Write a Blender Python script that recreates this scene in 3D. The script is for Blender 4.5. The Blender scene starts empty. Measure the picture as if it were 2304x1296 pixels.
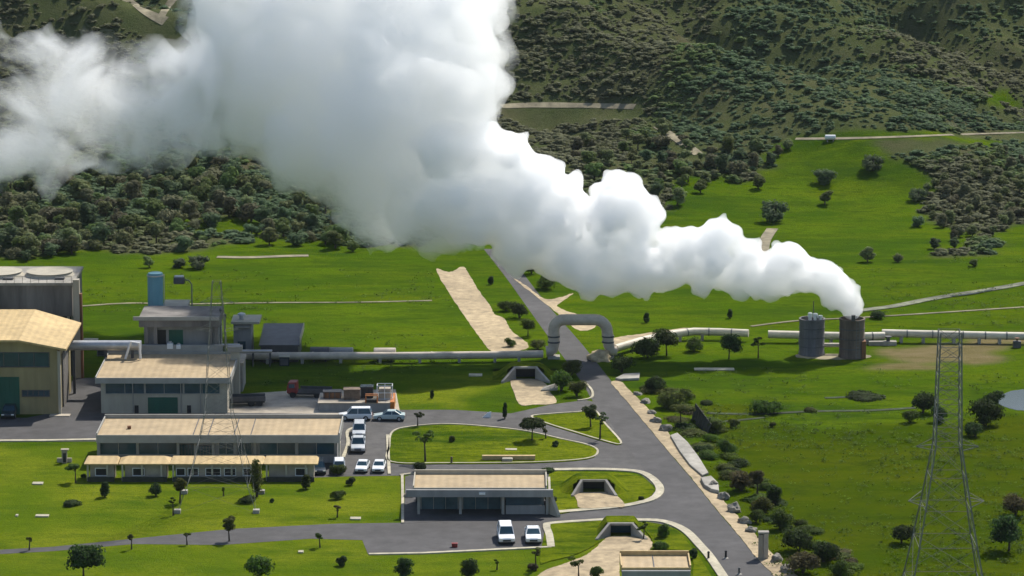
import bpy, bmesh, math, random
import numpy as np
from mathutils import Vector, Matrix, noise
from mathutils.geometry import tessellate_polygon
R = math.radians
S = bpy.context.scene
COL = S.collection
random.seed(7); np.random.seed(7)

# ------------------------------------------------------------------ camera
CAM_H, PITCH, HFOV = 100.0, R(11.0), R(16.0)
cam_data = bpy.data.cameras.new('camera')
cam_data.sensor_width = 36.0
cam_data.lens = 18.0 / math.tan(HFOV / 2)
cam_data.clip_start = 1.0
cam_data.clip_end = 20000.0
cam = bpy.data.objects.new('camera', cam_data)
cam.location = (0, 0, CAM_H)
cam.rotation_euler = (math.pi / 2 - PITCH, 0, 0)
COL.objects.link(cam)
S.camera = cam

# ------------------------------------------------------------------ sky and sun
SUN_EL, SUN_AZ = R(50.0), R(33.0)            # azimuth measured from +Y towards +X
world = bpy.data.worlds.new('World'); S.world = world
world.use_nodes = True
wn = world.node_tree.nodes; wl = world.node_tree.links
bg = wn['Background']
sky = wn.new('ShaderNodeTexSky'); sky.sky_type = 'NISHITA'; sky.sun_disc = False
sky.sun_elevation = SUN_EL; sky.sun_rotation = SUN_AZ
wl.new(sky.outputs[0], bg.inputs['Color']); bg.inputs['Strength'].default_value = 0.125
sd = bpy.data.lights.new('sun', 'SUN'); sd.energy = 4.9; sd.angle = R(0.5); sd.color = (1.0, 0.95, 0.86)
sun = bpy.data.objects.new('sun', sd); COL.objects.link(sun)
to_sun = Vector((math.sin(SUN_AZ) * math.cos(SUN_EL), math.cos(SUN_AZ) * math.cos(SUN_EL), math.sin(SUN_EL)))
sun.rotation_euler = to_sun.to_track_quat('Z', 'Y').to_euler()
sun.location = (60, 500, 220)

S.view_settings.view_transform = 'Standard'
S.view_settings.look = 'None'
S.view_settings.exposure = 0.30
S.view_settings.gamma = 1.0
c = S.cycles
c.max_bounces = 48; c.diffuse_bounces = 3; c.glossy_bounces = 2; c.transmission_bounces = 4
c.volume_bounces = 48; c.transparent_max_bounces = 8
c.use_denoising = True; c.denoiser = 'OPENIMAGEDENOISE'
c.use_adaptive_sampling = True; c.adaptive_threshold = 0.02
c.caustics_reflective = False; c.caustics_refractive = False
c.sample_clamp_indirect = 6.0

# ------------------------------------------------------------------ photograph rows and columns to places on the ground
FPX = 1152.0 / math.tan(HFOV / 2)
CP, SP = math.cos(PITCH), math.sin(PITCH)
def ray(px, py):
    a = (px - 1152.0) / FPX; b = (648.0 - py) / FPX
    return a, CP + b * SP, -SP + b * CP
def G(px, py, z=0.0):                         # point where that sight line meets height z
    x, y, w = ray(px, py); t = (z - CAM_H) / w
    return Vector((x * t, y * t, z))
def zat(px, py, Y):                           # point where that sight line meets depth Y
    x, y, w = ray(px, py); t = Y / y
    return Vector((x * t, Y, CAM_H + w * t))
def proj(x, y, z):                            # arrays allowed
    dz = z - CAM_H
    f = y * CP - dz * SP; u = y * SP + dz * CP
    return 1152 + FPX * x / f, 648 - FPX * u / f
def scale_at(Y): return FPX / math.hypot(Y, CAM_H)

# ------------------------------------------------------------------ terrain height
def smooth(a, b, v):
    t = np.clip((v - a) / (b - a), 0, 1); return t * t * (3 - 2 * t)
_rng = np.random.RandomState(3)
_K = [(_rng.uniform(0, 6.28), 2 * math.pi / wl_, _rng.uniform(0, 6.28)) for wl_ in (160, 120, 95, 70, 52, 40, 30, 23, 17, 13)]
def lumps(x, y):
    r = 0
    for i, (a, k, p) in enumerate(_K):
        ca, sa = math.cos(a), math.sin(a)
        r = r + np.sin((x * ca + y * sa) * k + p + 1.3 * np.sin((x * sa - y * ca) * k * 0.6 + p)) / k * 0.13
    return r
def H(x, y):
    x = np.asarray(x, float); y = np.asarray(y, float)
    y0 = 545 + 18 * smooth(0, 60, x)
    t = np.maximum(y - y0, 0); t = np.where(t > 700, 700 + 80 * np.tanh((t - 700) / 80), t)
    h = 0.035 * t * smooth(0, 40, t) + 0.00045 * t * t
    far = np.maximum(t - 330, 0)
    h = h - 0.00045 * far * far + 0.02 * far
    h = h + lumps(x, y) * smooth(10, 110, t) * (0.75 + 0.75 * smooth(50, 130, t))
    # a spur running down to the right and the gully behind it
    d = (x - 20) * 0.80 + (y - 668) * 0.60
    s = np.exp(-(d / 16.0) ** 2) * smooth(-70, -10, -(x - 60)) * smooth(15, 60, t)
    h = h + 6.0 * s
    d2 = (x - 78) * 0.86 + (y - 735) * 0.5
    h = h - 8.0 * np.exp(-(d2 / 14.0) ** 2) * smooth(60, 120, t)
    near = smooth(90, 160, np.hypot(x - 120, y - 300)) * 0
    return h + near
def on_terrain(px, py):
    x, y, w = ray(px, py)
    t = np.linspace(250, 1600, 5400)
    zz = CAM_H + w * t; hh = H(x * t, y * t)
    i = int(np.argmax(zz <= hh))
    if i == 0: i = len(t) - 1
    for _ in range(1):
        a, b = t[i - 1], t[i]
        for _k in range(20):
            m = (a + b) / 2
            if CAM_H + w * m <= float(H(x * m, y * m)): b = m
            else: a = m
    return Vector((x * b, y * b, float(H(x * b, y * b))))

# ------------------------------------------------------------------ helpers: meshes
def tag(o, label=None, cat=None, group=None, kind=None):
    if label: o['label'] = label
    if cat: o['category'] = cat
    if group: o['group'] = group
    if kind: o['kind'] = kind
    return o
def empty(name, loc, label=None, cat=None, group=None, rz=0):
    o = bpy.data.objects.new(name, None); COL.objects.link(o)
    o.location = loc; o.rotation_euler = (0, 0, rz); o.empty_display_size = 0.5
    return tag(o, label, cat, group)
class MB:
    def __init__(s): s.v = []; s.f = []; s.m = []
    def add(s, vs, fs, mi=0):
        n = len(s.v); s.v += [tuple(p) for p in vs]
        for f in fs: s.f.append(tuple(n + i for i in f)); s.m.append(mi)
        return s
    def box(s, x0, x1, y0, y1, z0, z1, mi=0, M=None):
        vs = [Vector(p) for p in ((x0,y0,z0),(x1,y0,z0),(x1,y1,z0),(x0,y1,z0),(x0,y0,z1),(x1,y0,z1),(x1,y1,z1),(x0,y1,z1))]
        if M: vs = [M @ p for p in vs]
        return s.add(vs, [(0,3,2,1),(4,5,6,7),(0,1,5,4),(1,2,6,5),(2,3,7,6),(3,0,4,7)], mi)
    def prism(s, poly, z0, z1, mi=0):          # poly: list of (x, y)
        n = len(poly)
        ar = sum(poly[i][0]*poly[(i+1)%n][1]-poly[(i+1)%n][0]*poly[i][1] for i in range(n))
        if ar < 0: poly = poly[::-1]
        vs = [(p[0], p[1], z0) for p in poly] + [(p[0], p[1], z1) for p in poly]
        tri = tessellate_polygon([[Vector((p[0], p[1], 0)) for p in poly]])
        fs = []
        for t in tri:
            a, b, c_ = t
            q = (poly[b][0]-poly[a][0])*(poly[c_][1]-poly[a][1])-(poly[b][1]-poly[a][1])*(poly[c_][0]-poly[a][0])
            if q < 0: a, b, c_ = a, c_, b
            fs.append((n+a, n+b, n+c_)); fs.append((c_, b, a))
        for i in range(n):
            j = (i+1) % n; fs.append((i, j, n+j, n+i))
        return s.add(vs, fs, mi)
    def profile_x(s, prof, x0, x1, mi=0):      # prof: closed list of (y, z), extruded along x
        n = len(prof)
        ar = sum(prof[i][0]*prof[(i+1)%n][1]-prof[(i+1)%n][0]*prof[i][1] for i in range(n))
        if ar < 0: prof = prof[::-1]
        vs = [(x0, p[0], p[1]) for p in prof] + [(x1, p[0], p[1]) for p in prof]
        fs = [tuple(range(n))[::-1], tuple(range(n, 2*n))]
        for i in range(n):
            j = (i+1) % n; fs.append((i, j, n+j, n+i))
        return s.add(vs, fs, mi)
    def tube(s, path, r, n=10, mi=0, caps=True):
        path = [Vector(p) for p in path]; rs = r if isinstance(r, (list, tuple)) else [r]*len(path)
        rings = []; up = Vector((0, 0, 1)); prev = None
        for i, p in enumerate(path):
            a = path[max(i-1, 0)]; b = path[min(i+1, len(path)-1)]
            t = (b-a).normalized()
            if prev is None:
                u = t.cross(up)
                if u.length < 1e-3: u = t.cross(Vector((0, 1, 0)))
            else: u = prev - t*prev.dot(t)
            u.normalize(); prev = u; w = t.cross(u)
            rings.append([p + (u*math.cos(2*math.pi*k/n) + w*math.sin(2*math.pi*k/n))*rs[i] for k in range(n)])
        vs = [q for g in rings for q in g]; fs = []
        for i in range(len(path)-1):
            for k in range(n):
                fs.append((i*n+k, (i+1)*n+k, (i+1)*n+(k+1) % n, i*n+(k+1) % n))
        if caps: fs.append(tuple(range(n))); fs.append(tuple(range((len(path)-1)*n, len(path)*n))[::-1])
        return s.add(vs, [f[::-1] for f in fs], mi)
    def lathe(s, prof, n=32, cx=0, cy=0, mi=0):  # prof: (r, z) from bottom outside to top
        vs = []; fs = []
        for (r, z) in prof:
            vs += [(cx+r*math.cos(2*math.pi*k/n), cy+r*math.sin(2*math.pi*k/n), z) for k in range(n)]
        for i in range(len(prof)-1):
            for k in range(n): fs.append((i*n+k, i*n+(k+1) % n, (i+1)*n+(k+1) % n, (i+1)*n+k))
        fs.append(tuple(range(n))[::-1]); fs.append(tuple(range((len(prof)-1)*n, len(prof)*n)))
        return s.add(vs, fs, mi)
    def build(s, name, mats, parent=None, smooth_=False, bevel=0, loc=None):
        me = bpy.data.meshes.new(name); me.from_pydata(s.v, [], s.f)
        mats = mats if isinstance(mats, (list, tuple)) else [mats]
        for m in mats: me.materials.append(m)
        if len(mats) > 1: me.polygons.foreach_set('material_index', s.m)
        if bevel:
            b = bmesh.new(); b.from_mesh(me)
            es = [e for e in b.edges if len(e.link_faces) == 2 and e.calc_face_angle(0) > 0.5]
            bmesh.ops.bevel(b, geom=es, offset=bevel, segments=2, affect='EDGES', profile=0.6, clamp_overlap=True)
            b.to_mesh(me); b.free()
        if smooth_:
            me.polygons.foreach_set('use_smooth', [True]*len(me.polygons))
            try: me.set_sharp_from_angle(angle=R(40))
            except Exception: pass
        me.update()
        o = bpy.data.objects.new(name, me); COL.objects.link(o)
        if loc is not None: o.location = loc
        if parent: o.parent = parent
        return o
def copy_tree(o, parent=None):
    c_ = o.copy(); COL.objects.link(c_); c_.parent = parent
    for ch in list(o.children): copy_tree(ch, c_)
    return c_

# ------------------------------------------------------------------ helpers: materials
def newmat(name):
    m = bpy.data.materials.new(name); m.use_nodes = True
    return m, m.node_tree.nodes, m.node_tree.links, m.node_tree.nodes['Principled BSDF']
def plain(name, col, rough=0.7, vary=0.15, scale=1.5, metal=0.0, bump=0.0, streak=False, spec=0.4, rand=0.0, ribs=None):
    m, n, l, p = newmat(name)
    p.inputs['Roughness'].default_value = rough; p.inputs['Metallic'].default_value = metal
    p.inputs['Specular IOR Level'].default_value = spec
    tc = n.new('ShaderNodeTexCoord'); mp = n.new('ShaderNodeMapping')
    l.new(tc.outputs['Object'], mp.inputs['Vector'])
    mp.inputs['Scale'].default_value = (1, 1, 0.15) if streak else (1, 1, 1)
    nz = n.new('ShaderNodeTexNoise'); nz.inputs['Scale'].default_value = scale; nz.inputs['Detail'].default_value = 6
    nz.inputs['Roughness'].default_value = 0.65
    l.new(mp.outputs[0], nz.inputs['Vector'])
    rp = n.new('ShaderNodeValToRGB')
    a = [max(0, k*(1-vary*1.6)) for k in col]; b = [min(1, k*(1+vary)) for k in col]
    rp.color_ramp.elements[0].position = 0.3; rp.color_ramp.elements[1].position = 0.7
    rp.color_ramp.elements[0].color = (*a, 1); rp.color_ramp.elements[1].color = (*b, 1)
    l.new(nz.outputs['Fac'], rp.inputs[0])
    out = rp.outputs[0]
    z2 = n.new('ShaderNodeTexNoise'); z2.inputs['Scale'].default_value = scale * 0.17; z2.inputs['Detail'].default_value = 4
    l.new(tc.outputs['Object'], z2.inputs['Vector'])
    h2 = n.new('ShaderNodeHueSaturation'); m2 = n.new('ShaderNodeMapRange')
    m2.inputs['From Min'].default_value = 0.35; m2.inputs['From Max'].default_value = 0.65; m2.inputs['To Min'].default_value = 1 - vary * 0.7; m2.inputs['To Max'].default_value = 1 + vary * 0.7
    l.new(z2.outputs['Fac'], m2.inputs['Value']); l.new(m2.outputs[0], h2.inputs['Value']); l.new(out, h2.inputs['Color']); out = h2.outputs[0]
    if ribs:
        wv = n.new('ShaderNodeTexWave'); wv.bands_direction = ribs[0]; wv.inputs['Scale'].default_value = ribs[1]; l.new(tc.outputs['Object'], wv.inputs['Vector'])
        h3 = n.new('ShaderNodeHueSaturation'); m3 = n.new('ShaderNodeMapRange'); m3.inputs['To Min'].default_value = 0.94; m3.inputs['To Max'].default_value = 1.03
        l.new(wv.outputs['Fac'], m3.inputs['Value']); l.new(m3.outputs[0], h3.inputs['Value']); l.new(out, h3.inputs['Color']); out = h3.outputs[0]
        bq = n.new('ShaderNodeBump'); bq.inputs['Strength'].default_value = 0.35; bq.inputs['Distance'].default_value = 0.05; l.new(wv.outputs['Fac'], bq.inputs['Height']); l.new(bq.outputs[0], p.inputs['Normal'])
    if rand:
        oi = n.new('ShaderNodeObjectInfo'); hs = n.new('ShaderNodeHueSaturation')
        mr = n.new('ShaderNodeMapRange'); mr.inputs['To Min'].default_value = 1-rand; mr.inputs['To Max'].default_value = 1+rand
        l.new(oi.outputs['Random'], mr.inputs['Value']); l.new(mr.outputs[0], hs.inputs['Value']); l.new(out, hs.inputs['Color']); out = hs.outputs[0]
    l.new(out, p.inputs['Base Color'])
    if bump:
        bp = n.new('ShaderNodeBump'); bp.inputs['Strength'].default_value = bump; bp.inputs['Distance'].default_value = 0.1
        l.new(nz.outputs['Fac'], bp.inputs['Height']); l.new(bp.outputs[0], p.inputs['Normal'])
    return m
def mixn(n, l, fac, a, b):
    x = n.new('ShaderNodeMix'); x.data_type = 'RGBA'
    for s_, v in ((0, fac), (6, a), (7, b)):
        if hasattr(v, 'is_linked') or isinstance(v, bpy.types.NodeSocket): l.new(v, x.inputs[s_])
        else: x.inputs[s_].default_value = v if s_ == 0 else (*v, 1)
    return x.outputs[2]
def noisen(n, l, vec, scale, detail=5, rough=0.6, lo=0.35, hi=0.65):
    z = n.new('ShaderNodeTexNoise'); z.inputs['Scale'].default_value = scale; z.inputs['Detail'].default_value = detail; z.inputs['Roughness'].default_value = rough
    l.new(vec, z.inputs['Vector'])
    m = n.new('ShaderNodeMapRange'); m.inputs['From Min'].default_value = lo; m.inputs['From Max'].default_value = hi
    l.new(z.outputs['Fac'], m.inputs['Value']); return m.outputs[0]
# ------------------------------------------------------------------ materials
def grass_mat(name, masks=False, k=1.0, yellow=0.0, dark=(0.048, 0.098, 0.003), light=(0.084, 0.138, 0.004)):
    m, n, l, p = newmat(name)
    p.inputs['Roughness'].default_value = 1.0; p.inputs['Specular IOR Level'].default_value = 0.0
    tc = n.new('ShaderNodeTexCoord'); v = tc.outputs['Object']
    mp = n.new('ShaderNodeMapping'); l.new(v, mp.inputs['Vector']); mp.inputs['Scale'].default_value = (0.35, 1, 1)
    a = mixn(n, l, noisen(n, l, v, 0.045, 4, 0.6, 0.38, 0.62), dark, light)
    a = mixn(n, l, noisen(n, l, mp.outputs[0], 0.22, 5, 0.7, 0.42, 0.72), a, (0.100, 0.132, 0.005))
    a = mixn(n, l, noisen(n, l, mp.outputs[0], 0.075, 7, 0.75, 0.48, 0.62), a, (0.034, 0.074, 0.005))
    a = mixn(n, l, noisen(n, l, v, 0.33, 6, 0.8, 0.62, 0.78), a, (0.110, 0.110, 0.022))
    a = mixn(n, l, noisen(n, l, mp.outputs[0], 0.55, 7, 0.8, 0.50, 0.68), a, (0.030, 0.062, 0.004))
    a = mixn(n, l, noisen(n, l, v, 0.8, 7, 0.82, 0.60, 0.74), a, (0.125, 0.130, 0.020))
    f2 = noisen(n, l, v, 1.6, 8, 0.82, 0.47, 0.72)
    a = mixn(n, l, f2, a, (0.04, 0.075, 0.006))
    if masks:
        def att(nm):
            x = n.new('ShaderNodeAttribute'); x.attribute_name = nm; return x.outputs['Fac']
        fo = mixn(n, l, noisen(n, l, v, 0.12, 6, 0.7), (0.060, 0.076, 0.028), (0.090, 0.098, 0.042))
        fo = mixn(n, l, noisen(n, l, v, 0.05, 4, 0.6, 0.5, 0.7), fo, (0.082, 0.076, 0.042))
        fo = mixn(n, l, noisen(n, l, v, 0.6, 7, 0.8, 0.5, 0.7), fo, (0.042, 0.056, 0.020))
        a = mixn(n, l, att('forest'), a, fo)
        rg = mixn(n, l, noisen(n, l, mp.outputs[0], 0.10, 7, 0.75, 0.40, 0.62), (0.042, 0.074, 0.002), (0.074, 0.094, 0.003))
        rg = mixn(n, l, noisen(n, l, v, 0.16, 8, 0.85, 0.52, 0.68), rg, (0.026, 0.048, 0.004))
        rg = mixn(n, l, noisen(n, l, v, 1.1, 7, 0.85, 0.55, 0.75), rg, (0.036, 0.056, 0.009))
        a = mixn(n, l, att('rough'), a, rg)
        mw = mixn(n, l, noisen(n, l, v, 0.07, 5, 0.65, 0.4, 0.62), (0.092, 0.140, 0.006), (0.165, 0.192, 0.012))
        mw = mixn(n, l, noisen(n, l, mp.outputs[0], 0.11, 7, 0.78, 0.49, 0.64), mw, (0.060, 0.108, 0.006))
        mw = mixn(n, l, noisen(n, l, mp.outputs[0], 0.5, 7, 0.8, 0.52, 0.70), mw, (0.062, 0.104, 0.006))
        mw = mixn(n, l, noisen(n, l, v, 1.8, 8, 0.85, 0.48, 0.70), mw, (0.066, 0.098, 0.008))
        a = mixn(n, l, att('mown_sunlit'), a, mw)  # mown lawn tone, reused to paint the sunlit patch
        dr = mixn(n, l, noisen(n, l, mp.outputs[0], 0.5, 6, 0.7), (0.135, 0.115, 0.045), (0.20, 0.16, 0.085))
        a = mixn(n, l, att('dry'), a, dr)
    l.new(a, p.inputs['Base Color'])
    bp = n.new('ShaderNodeBump'); bp.inputs['Strength'].default_value = 0.7; bp.inputs['Distance'].default_value = 0.35
    l.new(noisen(n, l, v, 1.7, 8, 0.8, 0.2, 0.8), bp.inputs['Height']); l.new(bp.outputs[0], p.inputs['Normal'])
    return m
def leaf_mat(name, col, rand=0.3, vary=0.35):
    m, n, l, p = newmat(name)
    p.inputs['Roughness'].default_value = 0.75; p.inputs['Specular IOR Level'].default_value = 0.15
    tc = n.new('ShaderNodeTexCoord')
    a = mixn(n, l, noisen(n, l, tc.outputs['Object'], 0.9, 3), [k*(1-vary) for k in col], [k*(1+vary) for k in col])
    oi = n.new('ShaderNodeObjectInfo'); hs = n.new('ShaderNodeHueSaturation')
    mr = n.new('ShaderNodeMapRange'); mr.inputs['To Min'].default_value = 1-rand; mr.inputs['To Max'].default_value = 1+rand
    l.new(oi.outputs['Random'], mr.inputs['Value']); l.new(mr.outputs[0], hs.inputs['Value'])
    mr2 = n.new('ShaderNodeMapRange'); mr2.inputs['To Min'].default_value = 0.475; mr2.inputs['To Max'].default_value = 0.52
    l.new(oi.outputs['Random'], mr2.inputs['Value']); l.new(mr2.outputs[0], hs.inputs['Hue'])
    l.new(a, hs.inputs['Color']); l.new(hs.outputs[0], p.inputs['Base Color'])
    tr = n.new('ShaderNodeBsdfTranslucent'); mx = n.new('ShaderNodeMixShader'); mx.inputs[0].default_value = 0.48
    l.new(hs.outputs[0], tr.inputs['Color']); l.new(p.outputs[0], mx.inputs[1]); l.new(tr.outputs[0], mx.inputs[2]); l.new(mx.outputs[0], n['Material Output'].inputs['Surface'])
    return m
M = dict(
    ground=grass_mat('meadow', True), lawn=grass_mat('lawn_grass', False, dark=(0.135, 0.172, 0.007), light=(0.188, 0.214, 0.012)),
    asphalt=plain('asphalt', (0.055, 0.052, 0.052), 0.85, 0.22, 0.5, bump=0.1), asphalt2=plain('worn_asphalt', (0.064, 0.060, 0.058), 0.85, 0.24, 0.6, bump=0.1),
    kerb=plain('kerb_concrete', (0.40, 0.36, 0.26), 0.85, 0.2, 1.2), concrete=plain('concrete', (0.30, 0.28, 0.24), 0.85, 0.22, 0.7, bump=0.1),
    paleconc=plain('pale_concrete', (0.36, 0.31, 0.24), 0.85, 0.18, 0.6), gravel=plain('gravel', (0.36, 0.28, 0.17), 0.95, 0.25, 0.9, bump=0.35),
    stone=plain('rock', (0.24, 0.22, 0.18), 0.9, 0.35, 1.6, bump=0.6), riverbed=plain('river_gravel', (0.15, 0.155, 0.10), 0.9, 0.5, 0.5, bump=0.4),
    track=plain('dirt_track', (0.22, 0.19, 0.12), 0.95, 0.35, 0.4),
    roof=plain('tan_roof', (0.37, 0.275, 0.155), 0.75, 0.13, 0.6, ribs=('X', 0.35)), yroof=plain('ochre_roof', (0.48, 0.345, 0.16), 0.75, 0.14, 0.8, ribs=('X', 0.4)),
    cream=plain('cream_render', (0.38, 0.345, 0.27), 0.8, 0.12, 0.7, streak=True), grey=plain('grey_render', (0.27, 0.265, 0.255), 0.8, 0.15, 0.7, streak=True),
    ywall=plain('ochre_wall', (0.29, 0.235, 0.115), 0.8, 0.18, 0.6, streak=True), fascia=plain('fascia', (0.30, 0.29, 0.26), 0.7, 0.1, 0.8),
    dgrey=plain('dark_steel', (0.075, 0.075, 0.08), 0.6, 0.2, 1.0), tower=plain('weathered_cladding', (0.16, 0.145, 0.13), 0.85, 0.3, 0.5, streak=True, bump=0.1),
    glass=plain('tinted_glass', (0.022, 0.060, 0.085), 0.15, 0.2, 0.5, spec=0.5), glass2=plain('pale_glass', (0.07, 0.12, 0.14), 0.2, 0.25, 0.4, spec=0.5), green=plain('green_door', (0.008, 0.085, 0.055), 0.55, 0.15, 0.8, streak=True),
    black=plain('black_trim', (0.012, 0.013, 0.014), 0.6, 0.2, 2), rubber=plain('rubber', (0.02, 0.02, 0.02), 0.8, 0.2, 3),
    blue=plain('blue_tank', (0.11, 0.27, 0.33), 0.5, 0.12, 0.6, streak=True), silver=plain('pipe_cladding', (0.42, 0.43, 0.44), 0.42, 0.12, 1.0, metal=0.4),
    pipe=plain('grey_pipe', (0.46, 0.39, 0.31), 0.6, 0.15, 0.7), creampipe=plain('cream_pipe', (0.52, 0.47, 0.36), 0.55, 0.14, 0.6),
    silencer2=plain('stained_silencer_steel', (0.14, 0.105, 0.08), 0.8, 0.35, 0.8, streak=True, bump=0.1), silencer=plain('silencer_steel', (0.13, 0.125, 0.13), 0.75, 0.3, 0.8, streak=True, bump=0.1), rust=plain('rusty_steel', (0.19, 0.085, 0.04), 0.8, 0.4, 1.2, streak=True),
    white=plain('white_paint', (0.72, 0.72, 0.70), 0.35, 0.06, 2), wcar=plain('white_car_paint', (0.74, 0.75, 0.76), 0.25, 0.04, 2, spec=0.5),
    gcar=plain('grey_car_paint', (0.46, 0.48, 0.50), 0.28, 0.05, 2, spec=0.5), tcar=plain('teal_car_paint', (0.40, 0.48, 0.48), 0.28, 0.05, 2, spec=0.5), dcar=plain('dark_car_paint', (0.02, 0.03, 0.04), 0.25, 0.1, 2, spec=0.5),
    lamp=plain('lamp_lens', (0.75, 0.74, 0.68), 0.15, 0.03, 3), red=plain('red_paint', (0.22, 0.028, 0.024), 0.5, 0.2, 2), orange=plain('orange_paint', (0.42, 0.14, 0.03), 0.5, 0.2, 2),
    brown=plain('brown_tarp', (0.17, 0.12, 0.085), 0.85, 0.25, 2), sand=plain('sand', (0.40, 0.31, 0.18), 0.95, 0.2, 1.2, bump=0.3),
    bark=plain('bark', (0.055, 0.042, 0.03), 0.9, 0.3, 3), steel=plain('galvanised_steel', (0.15, 0.15, 0.14), 0.6, 0.15, 2), wood=plain('dark_timber', (0.03, 0.032, 0.022), 0.9, 0.3, 1.5),
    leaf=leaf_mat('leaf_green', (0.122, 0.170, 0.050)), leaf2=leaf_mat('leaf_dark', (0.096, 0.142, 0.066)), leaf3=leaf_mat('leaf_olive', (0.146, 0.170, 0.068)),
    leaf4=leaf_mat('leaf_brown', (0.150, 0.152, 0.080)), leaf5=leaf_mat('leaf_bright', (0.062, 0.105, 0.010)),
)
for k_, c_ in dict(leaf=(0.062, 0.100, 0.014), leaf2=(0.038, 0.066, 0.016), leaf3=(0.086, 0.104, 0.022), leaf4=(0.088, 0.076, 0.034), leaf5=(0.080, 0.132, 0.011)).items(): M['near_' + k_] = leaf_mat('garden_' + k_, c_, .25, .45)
m, n, l, p = newmat('water'); M['water'] = m
p.inputs['Base Color'].default_value = (0.07, 0.085, 0.085, 1); p.inputs['Roughness'].default_value = 0.12
b_ = n.new('ShaderNodeBump'); b_.inputs['Strength'].default_value = 0.15; tc_ = n.new('ShaderNodeTexCoord')
l.new(noisen(n, l, tc_.outputs['Object'], 1.2, 3), b_.inputs['Height']); l.new(b_.outputs[0], p.inputs['Normal'])

# ------------------------------------------------------------------ ground
def inside(px, py, poly):
    poly = np.array(poly, float); r = np.zeros(px.shape, bool); j = len(poly) - 1
    for i in range(len(poly)):
        xi, yi = poly[i]; xj, yj = poly[j]
        if yi != yj:
            r ^= ((yi > py) != (yj > py)) & (px < (xj - xi) * (py - yi) / (yj - yi) + xi)
        j = i
    return r
FOREST = [(-900, 590), (0, 590), (150, 580), (250, 560), (390, 548), (430, 520), (560, 512), (620, 560), (760, 548), (830, 560), (900, 585), (1100, 560), (1300, 560), (1400, 520), (1480, 460),
          (1550, 445), (1640, 405), (1720, 390), (1800, 318), (1960, 318), (2010, 360), (2060, 410), (2085, 500), (2130, 560), (2200, 545), (2304, 490), (3300, 520), (3300, -3000), (-900, -3000)]
MEADOWS = [[(420, 590), (400, 540), (430, 505), (560, 512), (640, 545), (700, 560), (560, 575)], [(2190, 178), (2330, 182), (2330, 232), (2210, 225)], [(1800, 312), (2304, 300), (2304, 325), (1960, 335)]]
DRY = [[(1950, 790), (2100, 783), (2340, 785), (2340, 832), (2190, 832), (2010, 815)], [(1850, 805), (1990, 815), (2110, 838), (1960, 826)]]
ROUGH = [(1480, 905), (1800, 915), (2120, 925), (2330, 930), (2600, 1000), (2600, 1500), (1760, 1500), (1700, 1240), (1640, 1120), (1560, 1010), (1500, 960)]
MOWN = [(-900, 985), (240, 985), (760, 1060), (900, 1075), (1290, 1060), (1640, 1290), (1700, 1700), (-900, 1700)]
SUN_PATCH = [(880, 930), (900, 895), (980, 862), (1080, 852), (1150, 855), (1230, 915), (1100, 932)]  # sunlit patch of field, its sunlight painted in as lighter, yellower grass
def masks_at(X, Y, Z):
    w1 = lumps(X * 3.1 + 50, Y * 3.1) ; w2 = lumps(X * 2.7 - 90, Y * 2.7 + 33)
    px, py = proj(X + w1 * 1.1, Y + w2 * 1.8, Z)
    ok = Y > 150
    fo = inside(px, py, FOREST) & ok
    for q in MEADOWS: fo &= ~inside(px, py, q)
    fo |= (Y > 760)
    dr = np.zeros(X.shape, bool)
    for q in DRY: dr |= inside(px, py, q) & ok
    return fo, dr, inside(px, py, ROUGH) & ok
def axis(lo, a, b, hi, step):
    mid = np.arange(a, b, step)
    g = np.concatenate([[0], np.cumsum(step * 1.35 ** np.arange(1, 60))])
    left = a - g[1:]; left = left[left > lo][::-1]; right = mid[-1] + g[1:]; right = right[right < hi]
    return np.concatenate([[lo], left, mid, right, [hi]])
xs = axis(-3000, -125, 150, 3000, 1.25); ys = axis(-1400, 350, 800, 3000, 1.25)
X, Y = np.meshgrid(xs, ys); Z = H(X, Y); nx = len(xs); ny = len(ys)
me = bpy.data.meshes.new('ground')
idx = np.arange(nx * ny).reshape(ny, nx)
F = np.stack([idx[:-1, :-1], idx[:-1, 1:], idx[1:, 1:], idx[1:, :-1]], -1).reshape(-1, 4)
def mesh_np(me, V, F, uv=None):
    me.vertices.add(len(V)); me.vertices.foreach_set('co', np.asarray(V, np.float32).reshape(-1))
    k = F.shape[1]; me.loops.add(F.size); me.loops.foreach_set('vertex_index', np.asarray(F, np.int32).reshape(-1))
    me.polygons.add(len(F)); me.polygons.foreach_set('loop_start', np.arange(0, F.size, k, dtype=np.int32))
    me.update(calc_edges=True); me.validate()
mesh_np(me, np.stack([X, Y, Z], -1).reshape(-1, 3), F)
fo, dr, rg = masks_at(X, Y, Z)
def soft(a):
    a = a.astype(float); b = a.copy()
    b[1:-1, 1:-1] = (a[1:-1, 1:-1] * 2 + a[:-2, 1:-1] + a[2:, 1:-1] + a[1:-1, :-2] + a[1:-1, 2:]) / 6
    return b
px_, py_ = proj(X + lumps(X * 3, Y * 3), Y + lumps(X * 3 + 9, Y * 3), Z); mo = (inside(px_, py_, MOWN) | inside(px_, py_, SUN_PATCH)) & (Y > 150)
for nm, arr in (('forest', fo), ('dry', dr), ('rough', rg), ('mown_sunlit', mo)):
    at = me.attributes.new(nm, 'FLOAT', 'POINT'); at.data.foreach_set('value', soft(arr).astype(np.float32).reshape(-1))
me.polygons.foreach_set('use_smooth', [True] * len(me.polygons)); me.materials.append(M['ground'])
ground = bpy.data.objects.new('ground', me); COL.objects.link(ground); tag(ground, kind='structure')

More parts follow.
